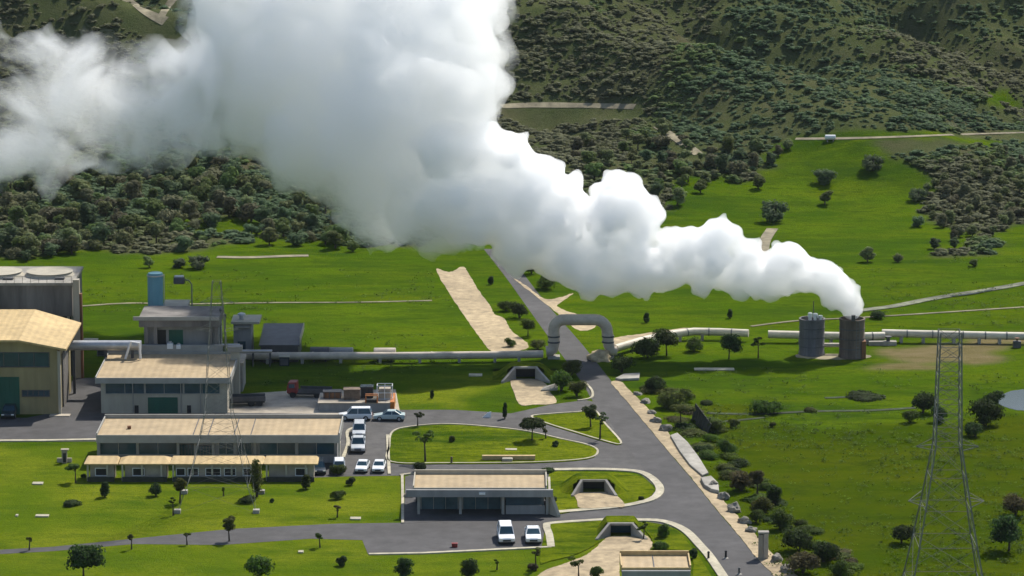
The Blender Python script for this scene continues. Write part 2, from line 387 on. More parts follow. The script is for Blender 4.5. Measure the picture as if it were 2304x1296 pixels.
# ------------------------------------------------------------------ roads, kerbs, lawns, paths
def curve(pts, closed=False, n=4):
    out = []; k = len(pts); P = [Vector((p[0], p[1], 0)) for p in pts]
    rng = range(k) if closed else range(k - 1)
    for i in rng:
        a = P[(i-1) % k] if closed or i > 0 else P[i]; b = P[i]; c_ = P[(i+1) % k]; d = P[(i+2) % k] if closed or i+2 < k else P[(i+1) % k]
        for j in range(n):
            t = j / n
            q = 0.5*((2*b)+(c_-a)*t+(2*a-5*b+4*c_-d)*t*t+(3*b-a-3*c_+d)*t**3)
            out.append((q.x, q.y))
    if not closed: out.append((P[-1].x, P[-1].y))
    return out
def place(pts, z=0.0): return [tuple(G(a, b, z)[:2]) for a, b in pts]
def sheet(name, pts, z, mat, smooth_=True, label=None, n=3, low=0.0):
    q = curve(pts, True, n) if smooth_ else pts
    if mat in (M['gravel'], M['track']) or name == 'pond':
        q = curve(q, True, 4) if not smooth_ else curve(pts, True, 9); rj = random.Random(len(q)); q = [(a + rj.gauss(0, .7), b + rj.gauss(0, .4)) for a, b in q]
    w = place(q, z)
    o = MB().prism(w, low, z).build(name, mat)
    return tag(o, label, kind='structure')
TRACKS = []
def ribbon(name, pts, width, z0, z1, mat, closed=False, n=5, smooth_=True, drape=False, kind='structure'):
    w = curve(pts, closed, n) if smooth_ else list(pts)
    if name == 'dirt_track': TRACKS.extend((q.x, q.y) for q in (on_terrain(a, b) for a, b in curve(pts, False, 12)))
    P = [on_terrain(a, b) for a, b in w] if drape else [G(a, b, 0) for a, b in w]
    L, Rr = [], []; k = len(P)
    for i in range(k):
        a = P[(i-1) % k] if closed or i > 0 else P[i]; b = P[(i+1) % k] if closed or i < k-1 else P[i]
        d = (b - a); d.z = 0; d.normalize(); s = Vector((-d.y, d.x, 0)) * width / 2
        L.append(P[i] + s); Rr.append(P[i] - s)
    vs = []; fs = []
    for i in range(k):
        for q in (L[i], Rr[i]):
            h = float(H(q.x, q.y)) if drape else 0.0
            vs += [(q.x, q.y, h + z0), (q.x, q.y, h + z1)]
    m_ = k if closed else k - 1
    for i in range(m_):
        a, b = 4*i, 4*((i+1) % k)
        fs += [(a+1, a+3, b+3, b+1), (a, a+1, b+1, b), (a+3, a+2, b+2, b+3), (a+2, a, b, b+2)]
    if not closed: fs += [(0, 2, 3, 1), (4*k-4, 4*k-3, 4*k-1, 4*k-2)]
    o = MB().add(vs, fs).build(name, mat)
    b = bmesh.new(); b.from_mesh(o.data); bmesh.ops.recalc_face_normals(b, faces=b.faces); b.to_mesh(o.data); b.free()
    return tag(o, kind=kind)
ROAD_L = [(1088, 560), (1112, 590), (1150, 640), (1196, 705), (1250, 780), (1308, 858), (1335, 905), (1372, 955), (1404, 1000), (1440, 1050), (1480, 1105), (1520, 1160), (1560, 1212), (1600, 1262), (1660, 1340)]
ROAD_R = [(1142, 560), (1160, 590), (1196, 640), (1244, 700), (1310, 775), (1376, 858), (1440, 938), (1500, 1012), (1560, 1082), (1610, 1145), (1660, 1203), (1704, 1256), (1790, 1345)]
sheet('main_road', curve(ROAD_L, n=3) + curve(ROAD_R, n=3)[::-1], 0.006, M['asphalt'], False)
sheet('side_road', [(1600, 1262), (1560, 1215), (1520, 1188), (1430, 1172), (1368, 1172), (1226, 1178), (1222, 1230), (828, 1247), (815, 1215), (700, 1212), (500, 1226), (300, 1224), (120, 1240), (-60, 1250),
     (-60, 1240), (120, 1230), (300, 1212), (520, 1190), (760, 1178), (905, 1176), (1250, 1154), (1400, 1142), (1448, 1130), (1480, 1100), (1540, 1120), (1640, 1240)], 0.010, M['asphalt'], False)
sheet('forecourt', [(765, 930), (900, 922), (1020, 922), (1150, 930), (1240, 910), (1318, 900), (1340, 905), (1480, 1100), (1440, 1066), (1400, 1058), (930, 1064), (908, 1070), (770, 1072), (690, 1075), (690, 1040), (760, 1030)], 0.014, M['asphalt2'], False)
sheet('carport_floor', [(908, 1178), (1250, 1155), (1240, 1066), (932, 1066), (912, 1072)], 0.022, M['asphalt'], False)
sheet('works_yard', [(-80, 938), (60, 940), (135, 925), (165, 850), (235, 850), (235, 925), (560, 925), (760, 932), (768, 945), (226, 1000), (215, 993), (-80, 995)], 0.018, M['asphalt'], False)
sheet('storage_yard', [(500, 928), (520, 888), (640, 880), (890, 876), (900, 926), (760, 932)], 0.022, M['paleconc'], False)
kb = lambda pts, w=0.45, closed=False, sm=True: ribbon('kerb', pts, w, 0.0, 0.13, M['kerb'], closed, smooth_=sm)
def lawn(pts, kerbed=True, w=0.4):
    sheet('lawn', pts, 0.10, M['lawn'])
    if kerbed: kb(pts, w, True)
lawn([(1196, 938), (1240, 932), (1300, 928), (1338, 925), (1362, 955), (1398, 999), (1350, 990), (1290, 972), (1235, 955)], True, 0.25)
lawn([(880, 1040), (876, 1005), (884, 972), (930, 960), (1010, 955), (1110, 962), (1190, 972), (1260, 988), (1326, 1003), (1345, 1018), (1318, 1033), (1200, 1041), (1000, 1043)], True, 0.25)
LC = [(1240, 1150), (1236, 1066), (1320, 1062), (1400, 1064), (1440, 1072), (1464, 1090), (1470, 1108), (1446, 1126), (1390, 1138), (1320, 1145)]
lawn(LC, False)
kb([(1236, 1058), (1330, 1057), (1404, 1059), (1448, 1066), (1478, 1088), (1484, 1108), (1462, 1126), (1400, 1140), (1330, 1147), (1245, 1154)], 0.95)
lawn([(1236, 1178), (1300, 1176), (1366, 1172), (1352, 1200), (1352, 1216), (1300, 1245), (1236, 1262), (1215, 1262)], False)
kb([(830, 1248), (950, 1246), (1240, 1232)], 0.5, sm=False); kb([(1240, 1232), (1236, 1205), (1230, 1185), (1246, 1178), (1366, 1170)], 0.8)
lawn([(1440, 1175), (1500, 1182), (1530, 1200), (1552, 1226), (1580, 1262), (1615, 1330), (1560, 1330), (1556, 1245), (1480, 1235), (1464, 1208)], False)
kb([(1424, 1171), (1490, 1174), (1540, 1194), (1578, 1232), (1600, 1258), (1645, 1325)], 1.0)
kb([(-80, 993), (110, 992), (216, 990)], 0.7, sm=False); kb([(876, 1068), (874, 1030), (872, 980)], 0.35); kb([(905, 1070), (906, 1120), (906, 1178)], 0.3, sm=False)
kb([(772, 1030), (783, 1000), (782, 972), (800, 962)], 0.4); kb([(1316, 862), (1332, 880), (1330, 896), (1300, 902)], 0.3); kb([(900, 1070), (930, 1066)], 0.4)
sheet('gravel_shoulder', curve([(1374, 860), (1438, 936), (1500, 1010), (1560, 1080), (1610, 1143), (1660, 1201), (1704, 1256), (1790, 1345)], n=3) +
      curve([(1396, 858), (1472, 934), (1528, 1006), (1592, 1086), (1650, 1150), (1706, 1208), (1748, 1256), (1850, 1345)], n=3)[::-1], 0.05, M['gravel'], False)
sheet('gravel_strip', [(982, 606), (1012, 612), (1042, 600), (1058, 622), (1082, 660), (1104, 690), (1112, 706), (1134, 716), (1152, 745), (1186, 772), (1180, 786), (1112, 792), (1084, 765), (1046, 712), (1008, 655)], 0.03, M['gravel'])
sheet('gravel_verge', [(1158, 628), (1180, 640), (1226, 672), (1262, 668), (1290, 660), (1262, 680), (1258, 692), (1320, 716), (1340, 735), (1300, 742), (1246, 698)], 0.026, M['gravel'])
sheet('gravel_bank', [(1378, 762), (1450, 750), (1540, 738), (1570, 742), (1500, 758), (1420, 776), (1380, 786)], 0.10, M['gravel'])
sheet('silencer_apron', [(1790, 801), (1810, 796), (1940, 797), (1956, 804), (1900, 809), (1810, 806)], 0.02, M['track'])
sheet('pond', [(2244, 905), (2262, 884), (2310, 876), (2420, 880), (2420, 925), (2310, 924), (2270, 918)], 0.03, M['water'])
ribbon('river', [(1930, 700), (2010, 690), (2080, 676), (2150, 664), (2230, 652), (2330, 634)], 1.7, 0.02, 0.10, M['riverbed'], drape=True)
ribbon('river_water', [(2140, 668), (2190, 662), (2230, 654)], .6, 0.1, 0.14, M['water'], drape=True)
for pts, w in (([(180, 690), (290, 683), (420, 685), (600, 682), (800, 681), (972, 677)], .6), ([(488, 579), (560, 580), (640, 577), (694, 576)], 1.6), ([(1128, 240), (1200, 237), (1300, 238), (1428, 241)], 1.2),
               ([(1790, 313), (1900, 312), (2010, 309), (2140, 304), (2330, 298)], .7), ([(256, -20), (300, 10), (342, 34), (372, 48)], 2.0), ([(356, 50), (372, 22), (396, -10)], 1.5), ([(1480, 285), (1530, 318), (1572, 348)], 1.8),
               ([(1716, 568), (1722, 540), (1738, 515)], 1.8), ([(1690, 735), (1800, 722), (1960, 714), (2330, 690)], .6)):
    ribbon('dirt_track', pts, w, 0.02, 0.09, M['track'], drape=True)

M['ditch'] = plain('ditch_weeds', (0.030, 0.046, 0.012), 0.95, 0.5, 1.2)
for pts, w in (([(1590, 930), (1700, 932), (1830, 926), (1960, 924), (2060, 918)], .9), ([(1856, 896), (1930, 893), (1992, 891)], .8), ([(1560, 952), (1640, 948), (1720, 940)], .7)): ribbon('ditch', pts, w, 0.01, 0.06, M['ditch'])
# ------------------------------------------------------------------ buildings
def wloc(o):
    v = Vector((0, 0, 0))
    while o: v = v + o.location; o = o.parent
    return v
def zr(py, Y): return zat(1152, py, Y).z
def yr(py, z=0.0): return G(1152, py, z).y
def xc(px, Y, z=0.0): return (px - 1152) / FPX * (Y * CP - (z - CAM_H) * SP)
def facade(parent, name, x0, x1, r0, r1, Y, mat, proud=0.03, depth=0.06, loc=None):
    """a panel set on a wall whose outer face is at depth Y; photograph columns and rows"""
    z1, z0 = zr(r0, Y), zr(r1, Y); zm = (z0 + z1) / 2
    o = wloc(parent)
    b = MB().box(xc(x0, Y, zm) - o.x, xc(x1, Y, zm) - o.x, Y - proud - o.y, Y - proud + depth - o.y, max(z0, 0.02) - o.z, z1 - o.z)
    return b.build(name, mat, parent)
def framed(parent, x0, x1, r0, r1, Y, mat=None, name='window', fr=None, bars=3):
    """a window: glass, sunk in a standing frame with mullions"""
    z1, z0 = zr(r0, Y), zr(r1, Y); zm = (z0 + z1) / 2; o = wloc(parent)
    a, b = xc(x0, Y, zm) - o.x, xc(x1, Y, zm) - o.x; y = Y - o.y
    w = MB().box(a, b, y - 0.02, y + 0.05, z0, z1).build(name, mat or M['glass'], parent)
    f = MB(); t = 0.09
    f.box(a - t, b + t, y - 0.10, y - 0.021, z1, z1 + t); f.box(a - t, b + t, y - 0.12, y - 0.021, z0 - t, z0)
    f.box(a - t, a, y - 0.10, y - 0.021, z0, z1); f.box(b, b + t, y - 0.10, y - 0.021, z0, z1)
    for k in range(1, bars): xx = a + (b - a) * k / bars; f.box(xx - 0.03, xx + 0.03, y - 0.09, y - 0.021, z0, z1)
    f.build('frame', fr or M['fascia'], w)
    return w
def box(parent, name, x0, x1, y0, y1, z0, z1, mat, bevel=0):
    o = wloc(parent)
    return MB().box(x0 - o.x, x1 - o.x, y0 - o.y, y1 - o.y, z0 - o.z, z1 - o.z).build(name, mat, parent, bevel=bevel)
def flat_roof(parent, x0, x1, y0, y1, z, mat, lip=0.18, th=0.45, lipmat=None, overhang=0.0):
    o = wloc(parent); x0 -= o.x; x1 -= o.x; y0 -= o.y; y1 -= o.y
    r = MB().box(x0, x1, y0, y1, z - 0.12, z).build('roof', mat, parent)
    e = MB()
    e.box(x0 - 0.12, x1 + 0.12, y0 - 0.14, y0 - 0.002, z - th, z + lip * 0.3); e.box(x0 - 0.12, x1 + 0.12, y1 + 0.002, y1 + 0.22, z - th, z + lip * 1.6)
    e.box(x0 - 0.14, x0 - 0.002, y0 - 0.002, y1 + 0.002, z - th, z + lip); e.box(x1 + 0.002, x1 + 0.14, y0 - 0.002, y1 + 0.002, z - th, z + lip)
    e.build('fascia', lipmat or M['fascia'], r)
    return r

# main workshop with the green roller door
Y0 = yr(930); zE = zr(848, Y0); Y1 = yr(797, zE); xa, xb = xc(228, Y0), xc(512, Y0)
b = empty('workshop', (0, Y0, 0), 'tan flat-roofed workshop with a green roller door and a dark window strip', 'building')
box(b, 'wall', xa, xb, Y0, Y1, 0, zE - 0.13, M['cream'])
flat_roof(b, xc(218, Y0, zE), xc(518, Y0, zE), Y0 - 0.7, Y1, zE, M['roof'], th=0.65)
for a_, c_ in ((238, 324), (328, 411), (415, 494)): framed(b, a_, c_, 862, 885, Y0, bars=2)
gd = facade(b, 'roller_door', 333, 400, 894, 930, Y0, M['green'], 0.05)
mb = MB()
for k in range(1, 9):
    z_ = zr(930, Y0) + k * (zr(894, Y0)) / 9; mb.box(xc(334, Y0), xc(399, Y0), -0.075, -0.051, z_ - 0.03, z_ + 0.02)
mb.build('slat', M['green'], gd)
for a_, c_ in ((303, 312), (421, 430)): facade(b, 'door', a_, c_, 912, 930, Y0, M['black'], 0.04)
for px in (300, 408, 452): MB().tube([(xc(px, Y0), -0.12, 0.02), (xc(px, Y0), -0.12, zE - 0.7)], 0.06, 6).build('downpipe', M['fascia'], b)
Ypr = Y1
# tall frame building behind
z1 = zr(714, Ypr + 1); x0, x1 = xc(322, Ypr + 1, 7), xc(490, Ypr + 1, 7)
b = empty('frame_building', (0, Ypr + 1, 0), 'grey concrete frame building with an open upper bay, rising behind the tan workshop', 'building')
box(b, 'wall', x0, x1, Ypr + 2.2, Ypr + 8, 0, z1 - 1.3, M['grey'])
rf = box(b, 'roof_slab', x0 - 0.5, x1 + 0.2, Ypr + 0.9, Ypr + 8.4, z1 - 1.25, z1, M['tower'])
box(rf, 'parapet', x0 - 1.2, x1 + 0.25, Ypr + 0.7, Ypr + 0.88, z1 - 0.35, z1 + 0.12, M['fascia'])
for px in (327, 348, 472, 485): box(b, 'column', xc(px - 4, Ypr, 6), xc(px + 4, Ypr, 6), Ypr + 1.1, Ypr + 1.6, 0, z1 - 1.26, M['tower'])
facade(b, 'bay_opening', 350, 374, 742, 783, Ypr + 2.2, M['black']); facade(b, 'bay_opening', 380, 412, 742, 783, Ypr + 2.2, M['green'])
box(b, 'ledge', xc(245, Ypr, 4.8), xc(500, Ypr, 4.8), Ypr + 0.3, Ypr + 0.85, 0.0, zr(778, Ypr), M['fascia'])
# plant on the frame building's ledge
def unit(px, py0, py1, w, Y, label, name='roof_unit', cat='machine', mat='white'):
    z0, z1_ = zr(py1, Y), zr(py0, Y); x = xc(px, Y, z0); ww = w / scale_at(Y) / 2
    r = empty(name, (x, Y, z0), label, cat)
    MB().box(-ww, ww, -0.4, 0.4, 0, (z1_ - z0) * 0.75).build('casing', M[mat], r, bevel=0.05)
    MB().lathe([(ww * 0.6, (z1_ - z0) * 0.751), (ww * 0.6, z1_ - z0), (ww * 0.5, z1_ - z0)], 12).build('hood', M['silver'], r)
unit(383, 768, 784, 13, Ypr + 0.55, 'white ventilation unit standing on the ledge in front of the green bay')
unit(402, 772, 784, 10, Ypr + 0.55, 'smaller low ventilation unit on the ledge, to the right of its taller white neighbour')
# silver duct
Yd = Y0 + 11
z_ = zr(777, Yd)
d = empty('duct', (xc(152, Yd, z_), Yd, 0), 'thick silver duct running on legs from the ochre hall to the workshop roof', 'pipe')
o = d.location
MB().tube([(0, 0, z_), (xc(318, Yd, z_) - o.x, 0, z_)], 0.62, 18).build('pipe', M['silver'], d, True)
for px in (168, 240, 300): MB().box(xc(px - 3, Yd) - o.x, xc(px + 3, Yd) - o.x, -0.15, 0.15, 0, z_ - 0.55).build('leg', M['dgrey'], d)
for k, (a, bq) in enumerate(((283, 330), (318, 300))):
    pass
mb = MB(); mb.tube([(xc(284, Yd, 5) - o.x, -1.2, 4.7), (xc(297, Yd, 6.2) - o.x, -1.2, 6.9), (xc(316, Yd, 6.2) - o.x, -1.2, 6.7), (xc(318, Yd, 5) - o.x, -1.2, 4.7)], 0.16, 8); mb.build('bracket', M['white'], d, True)
# blue tank, water box, mast
Yt = Ypr + 11
zt = zr(612, Yt); rr = 17.5 / scale_at(Yt)
t = empty('tank', (xc(350, Yt, 10), Yt, 0), 'tall slim blue cylindrical tank standing behind the grey frame building', 'tank')
MB().lathe([(rr, 0), (rr, zt - 0.35), (rr * 0.93, zt - 0.1), (rr * 0.6, zt)], 32).build('shell', M['blue'], t, True)
MB().lathe([(rr + 0.06, zt - 0.5), (rr + 0.06, zt - 0.34)], 32).build('rim', M['silver'], t, True)
mb = MB()
for sx in (-0.2, 0.2): mb.tube([(rr + 0.12, sx, 0.2), (rr + 0.12, sx, zt - 0.3)], 0.035, 5)
for k in range(30): mb.tube([(rr + 0.12, -0.2, 0.5 + k * zt / 31), (rr + 0.12, 0.2, 0.5 + k * zt / 31)], 0.02, 4)
mb.build('ladder', M['silver'], t)
Yb_ = Yt + 1
s = empty('shed', (xc(394, Yb_, 7), Yb_, 0), 'plain grey box shed beside the foot of the blue tank', 'shed')
zt2 = zr(688, Yb_)
MB().box(-27/17.3, 27/17.3, 0, 4, 0, zt2 - 0.15).build('wall', M['grey'], s); MB().box(-28/17.3, 28.5/17.3, -0.15, 4.1, zt2 - 0.148, zt2).build('roof', M['cream'], s)
lm = empty('lamp_mast', (xc(432, Yb_ + 2, 8), Yb_ + 2, 0), 'thin lamp mast with a dark floodlight head, right of the blue tank', 'lamp mast')
zl = zr(640, Yb_ + 2)
MB().tube([(0, 0, 0), (0, 0, zl), (-0.3, 0, zl + 0.5), (-1.3, 0, zl + 0.7)], 0.09, 8).build('pole', M['steel'], lm, True)
hd = MB().box(-2.3, -0.9, -0.5, 0.5, zl + 0.1, zl + 0.95).build('lamp_head', M['dgrey'], lm, bevel=0.12); MB().box(-2.2, -1.0, -0.45, 0.45, zl + 0.97, zl + 1.15).build('cover', M['silver'], hd, bevel=0.05)
for px, top, Yq, lab in ((497, 700, Ypr + 4, 'thin steel vent pipe close to the right corner of the frame building'), (507, 712, Ypr + 5, 'short steel vent pipe, second from the frame building corner')):
    v_ = empty('vent_pipe', (xc(px, Yq, 5), Yq, 0), lab, 'pipe')
    MB().tube([(0, 0, 0), (0, 0, zr(top, Yq))], 0.10, 8).build('pipe', M['steel'], v_, True)
    MB().lathe([(0.17, zr(top, Yq)), (0.2, zr(top, Yq) + 0.2), (0.05, zr(top, Yq) + 0.4)], 10).build('cowl', M['dgrey'], v_, True)
# concrete pillar and small annexes right of the workshop
Yk = Ypr - 3
pk = empty('pipe_support', (xc(530, Yk, 2), Yk, 0), 'pale concrete pillar carrying the pipe end beside the workshop', 'pillar')
MB().box(-0.55, 0.55, -0.5, 0.5, 0, zr(790, Yk)).build('shaft', M['cream'], pk, bevel=0.04); MB().box(-0.9, 0.9, -0.7, 0.7, zr(790, Yk) + 0.002, zr(778, Yk)).build('cap', M['concrete'], pk, bevel=0.04)
box2 = [((495, 528, 800, 870), 'concrete', 'switch_room', 'weathered grey switch room wedged between workshop and pillar', 6)]
Yq = Ypr - 1.0
sr = empty('switch_room', (xc(512, Yq, 2), Yq, 0), 'weathered grey switch room wedged between workshop and pillar', 'shed')
MB().box(xc(522, Yq) - xc(512, Yq), xc(546, Yq) - xc(512, Yq), 0, 5, 0, zr(822, Yq)).build('wall', M['concrete'], sr); MB().box(xc(520, Yq) - xc(512, Yq), xc(548, Yq) - xc(512, Yq), -0.2, 5.2, zr(822, Yq) + 0.002, zr(816, Yq)).build('roof', M['paleconc'], sr)
Yv = yr(803); zv = zr(728, Yv)
v_ = empty('valve_house', (xc(545, Yv, 5), Yv, 0), 'small grey valve house with a blue door, pale roof and round vent', 'shed')
hw = 20 / scale_at(Yv)
MB().box(-hw, hw, 0, 4, 0, zv).build('wall', M['grey'], v_); rf = MB().box(-hw - 0.3, hw + 1.1, -0.4, 4.4, zv + 0.002, zv + 0.3).build('roof', M['cream'], v_)
MB().lathe([(0.3, zv + 0.302), (0.3, zv + 0.8), (0.55, zv + 0.85), (0.5, zv + 1.05), (0.1, zv + 1.2)], 14, -0.2, 1.5).build('vent', M['silver'], rf, True)
MB().box(-hw * 0.55, hw * 0.35, -0.06, 0.02, 0.02, zr(768, Yv)).build('door', M['glass'], v_); MB().box(-hw * 0.8, hw * 0.8, -0.5, -0.001, zv - 0.5, zv - 0.3).build('canopy', M['concrete'], v_)
Yw = yr(814); zw = zr(782, Yw - 1)
lr = empty('pump_house', (xc(628, Yw, 4), Yw, 0), 'low pump house with a dark sloping roof at the edge of the green field', 'building')
hw = 42 / scale_at(Yw)
MB().box(-hw, hw, 0, 8, 0, zw).build('wall', M['dgrey'], lr); MB().add([(-hw - .2, -.3, zw + .01), (hw + .2, -.3, zw + .01), (hw + .2, 9.4, zw + .9), (-hw - .2, 9.4, zw + .9), (-hw - .2, -.3, zw + .2), (hw + .2, -.3, zw + .2), (hw + .2, 9.4, zw + 1.1), (-hw - .2, 9.4, zw + 1.1)], [(0,3,2,1),(4,5,6,7),(0,1,5,4),(1,2,6,5),(2,3,7,6),(3,0,4,7)]).build('roof', M['dgrey'], lr)
MB().box(hw + .21, hw + .3, -.3, 9.4, zw + .3, zw + 1.15).build('edge_trim', M['cream'], lr)
# drums on the yard
def drum(px, py, w, r, label, mat, lie=True):
    P = G(px, py); a = w / scale_at(P.y) / 2; r /= scale_at(P.y)
    o = empty('drum', P, label, 'tank')
    if lie:
        MB().tube([(-a, 0, r + 0.12), (-a * 0.96, 0, r + 0.12), (a * 0.96, 0, r + 0.12), (a, 0, r + 0.12)], [r * 0.8, r, r, r * 0.8], 18).build('shell', M[mat], o, True)
        for s_ in (-0.6, 0.6): MB().box(a * s_ - 0.1, a * s_ + 0.1, -r * 0.7, r * 0.7, 0, 0.3).build('cradle', M['dgrey'], o)
    else:
        MB().lathe([(r, 0), (r, a * 1.6), (r * 0.7, a * 1.75)], 18).build('shell', M[mat], o, True); MB().lathe([(r * 1.05, a * 0.8), (r * 1.05, a * 0.9)], 18).build('band', M['black'], o, True)
drum(578, 812, 30, 11, 'pale horizontal tank lying between valve house and pump house', 'cream')
drum(604, 815, 24, 12, 'dark upright tank at the right end of the pale horizontal tank', 'dgrey', False)
drum(720, 812, 44, 15, 'dark rounded tank beside the grey pipeline, nearest the pump house', 'dgrey')
drum(765, 805, 60, 11, 'pale grey tank on cradles behind the grey pipeline', 'grey')
drum(866, 812, 50, 14, 'dark blue-grey tank by the pipeline, away from the other tanks', 'pipe')
# ochre hall at the left edge
Y0 = yr(932); xb = xc(132, Y0); xa = xc(-170, Y0); zE = zr(785, Y0); zR = zr(742, Y0 + 4); Y1 = Y0 + 13
h = empty('hall', (xb, Y0, 0), 'ochre gabled hall with a dark green door and blue window strip at the left edge', 'building')
xr_ = xc(45, Y0, 8) - xb; L0 = xa - xb
MB().add([(L0, 0, 0), (0, 0, 0), (0, 0, zE), (xr_, 0, zE + 0.9), (L0, 0, zE + 0.9), (L0, 13, 0), (0, 13, 0), (0, 13, zE), (xr_, 13, zE + 0.9), (L0, 13, zE + 0.9)],
         [(0, 1, 2, 3, 4), (1, 6, 7, 2), (6, 5, 9, 8, 7), (5, 0, 4, 9)]).build('wall', M['ywall'], h)
zz = zE + 0.05
MB().add([(L0, -0.8, zz + 0.95), (xr_, -0.8, zz + 0.95), (1.2, -0.8, zz - 0.15), (L0, 15, zz + 1.6), (xr_ , 15, zz + 1.6), (1.2, 15, zz - 0.1),
          (L0, -0.8, zz + 1.2), (xr_, -0.8, zz + 1.2), (1.2, -0.8, zz + 0.1), (L0, 15, zz + 1.85), (xr_, 15, zz + 1.85), (1.2, 15, zz + 0.15)],
         [(6, 7, 10, 9), (7, 8, 11, 10), (0, 3, 4, 1), (1, 4, 5, 2), (0, 1, 7, 6), (1, 2, 8, 7), (2, 5, 11, 8), (3, 9, 10, 4), (4, 10, 11, 5), (0, 6, 9, 3)]).build('roof', M['yroof'], h)
def hf(name, x0, x1, r0, r1, mat, **k): return facade(h, name, x0, x1, r0, r1, Y0, mat, **k)
def hw_(x0, x1, r0, r1):
    z1_, z0_ = zr(r0, Y0), zr(r1, Y0); a, c_ = xc(x0, Y0, z1_) - xb, xc(x1, Y0, z1_) - xb
    w = MB().box(a, c_, -0.03, 0.04, z0_, z1_).build('window', M['glass'], h)
    f = MB()
    for k in range(0, 6): xx = a + (c_ - a) * k / 5; f.box(xx - 0.05, xx + 0.05, -0.1, -0.031, z0_, z1_)
    f.box(a - .05, c_ + .05, -0.12, -0.032, z1_, z1_ + 0.1); f.box(a - .05, c_ + .05, -0.14, -0.032, z0_ - 0.12, z0_); f.build('frame', M['dgrey'], w)
hw_(-60, 110, 794, 824); hw_(50, 111, 879, 890)
gd = hf('door', -40, 44, 848, 932, M['green'], proud=0.06)
mb = MB()
for k in range(1, 8): xx = xc(-40, Y0) + (xc(44, Y0) - xc(-40, Y0)) * k / 8 - xb; mb.box(xx - 0.03, xx + 0.03, -0.09, -0.061, 0.05, zr(850, Y0))
mb.build('rib', M['green'], gd)
MB().box(0.02, 0.35, -0.2, 0.3, 0, zE - 0.2).build('corner_pillar', M['cream'], h); MB().box(0.01, 0.18, 4, 9, 0, zE - 1.5).build('side_panel', M['tower'], h)
MB().box(-1.0, 1.5, -1.4, -0.25, 0.02, 0.12).build('step', M['paleconc'], h)
# cooling tower behind the hall
Yc = Y0 + 21; zb, zt = zr(712, Yc), zr(642, Yc); x0, x1 = xc(-260, Yc, 10), xc(162, Yc, 10)
ct = empty('cooling_tower', (x1, Yc, 0), 'weathered brown-grey cooling tower with fan stacks on top, behind the ochre hall', 'cooling tower')
w = x0 - x1
MB().box(w, 0, 0, 11, zb, zt).build('cladding', M['tower'], ct); MB().box(w - 0.2, 0.2, -0.25, 11.2, zt + 0.002, zt + 0.35).build('deck', M['concrete'], ct)
MB().box(w, -0.3, 0.8, 10.2, 0, zb - 0.002).build('shade_block', M['black'], ct)  # black block stands in for the shade in the tower's open base
for k in range(6): MB().box(w * k / 6 - 0.7, w * k / 6 - 0.4, 0.1, 0.5, 0, zb - 0.003).build('leg', M['concrete'], ct)
for px, rw in ((112, 52), (-4, 54), (-122, 54)):
    q = rw / scale_at(Yc + 5); zt2 = zr(610, Yc + 5)
    x = xc(px, Yc + 5, zt) - x1
    fs = MB().lathe([(q * 1.08, zt + 0.36), (q * 0.94, zt + 0.36 + (zt2 - zt) * 0.5), (q, zt2), (q * 0.93, zt2), (q * 0.86, zt + 0.9)], 36, x, 5.2).build('fan_stack', M['cream'], ct, True)
    MB().lathe([(q * 0.85, zt + 0.7), (q * 0.85, zt + 0.8)], 30, x, 5.2).build('fan', M['black'], fs); MB().box(x + q * 0.35, x + q * 0.75, 5.2 - q * 1.12, 5.2 - q * 0.85, zt + 0.4, zt2 - 0.3).build('hatch', M['dgrey'], fs)
MB().box(0.21, 1.0, -0.6, 0.4, 0, zr(628, Yc)).build('stair_column', M['cream'], ct); MB().box(1.001, 1.3, -0.5, 0.3, 0, zr(660, Yc)).build('cable_tray', M['rust'], ct)
mb = MB()
for k in range(24): xx = w * k / 23; mb.tube([(xx, -0.15, zt + 0.3), (xx, -0.15, zt + 1.2)], 0.03, 4)
mb.tube([(w, -0.15, zt + 1.2), (0, -0.15, zt + 1.2)], 0.035, 4); mb.build('railing', M['concrete'], ct)
# low boundary wall left of the workshop
# long office building
zE = 3.5; Y0 = yr(980, zE); Y1 = yr(941, zE); Yw = Y0 + 0.9
ob = empty('office_building', (0, Y0, 0), 'long tan-roofed office building with dark glazed bays along the front', 'building')
xa, xb = xc(222, Yw), xc(757, Yw)
box(ob, 'wall', xa, xb, Yw + 0.25, Y1, 0, zE - 0.14, M['grey'])
r = flat_roof(ob, xc(219, Y0, zE), xc(762, Y0, zE), Y0, Y1, zE, M['roof'], th=0.85, lip=0.28)
mb = MB()
for px in (434, 468, 526, 564): xx = xc(px, Y0, zE); mb.box(xx - 0.05, xx + 0.05, 0.1, Y1 - Y0 - 0.1, zE + 0.002, zE + 0.05)
mb.build('roof_joint', M['dgrey'], r)
MB().box(xc(280, Y0, zE), xc(288, Y0, zE), 3.2, 3.6, zE + 0.002, zE + 0.35).build('roof_hatch', M['rust'], r)
for a_, c_ in ((226, 307), (313, 398), (493, 525), (536, 566), (584, 664), (672, 752)): framed(ob, a_, c_, 993, 1022, Yw + 0.25, bars=2)
for px in (222, 310, 401, 440, 480, 530, 574, 668, 756): box(ob, 'pillar', xc(px - 3, Yw), xc(px + 3, Yw), Yw, Yw + 0.24, 0, zE - 0.87, M['fascia'])
box(ob, 'end_wall', xb + 0.25, xb + 0.5, Y0, Y0 + 1.1, 0, zE - 0.9, M['cream'])
for a_, c_, r0, r1 in ((402, 438, 1000, 1024), (444, 478, 1003, 1024)): framed(ob, a_, c_, r0, r1, Yw + 0.25, bars=5, fr=M['dgrey'])
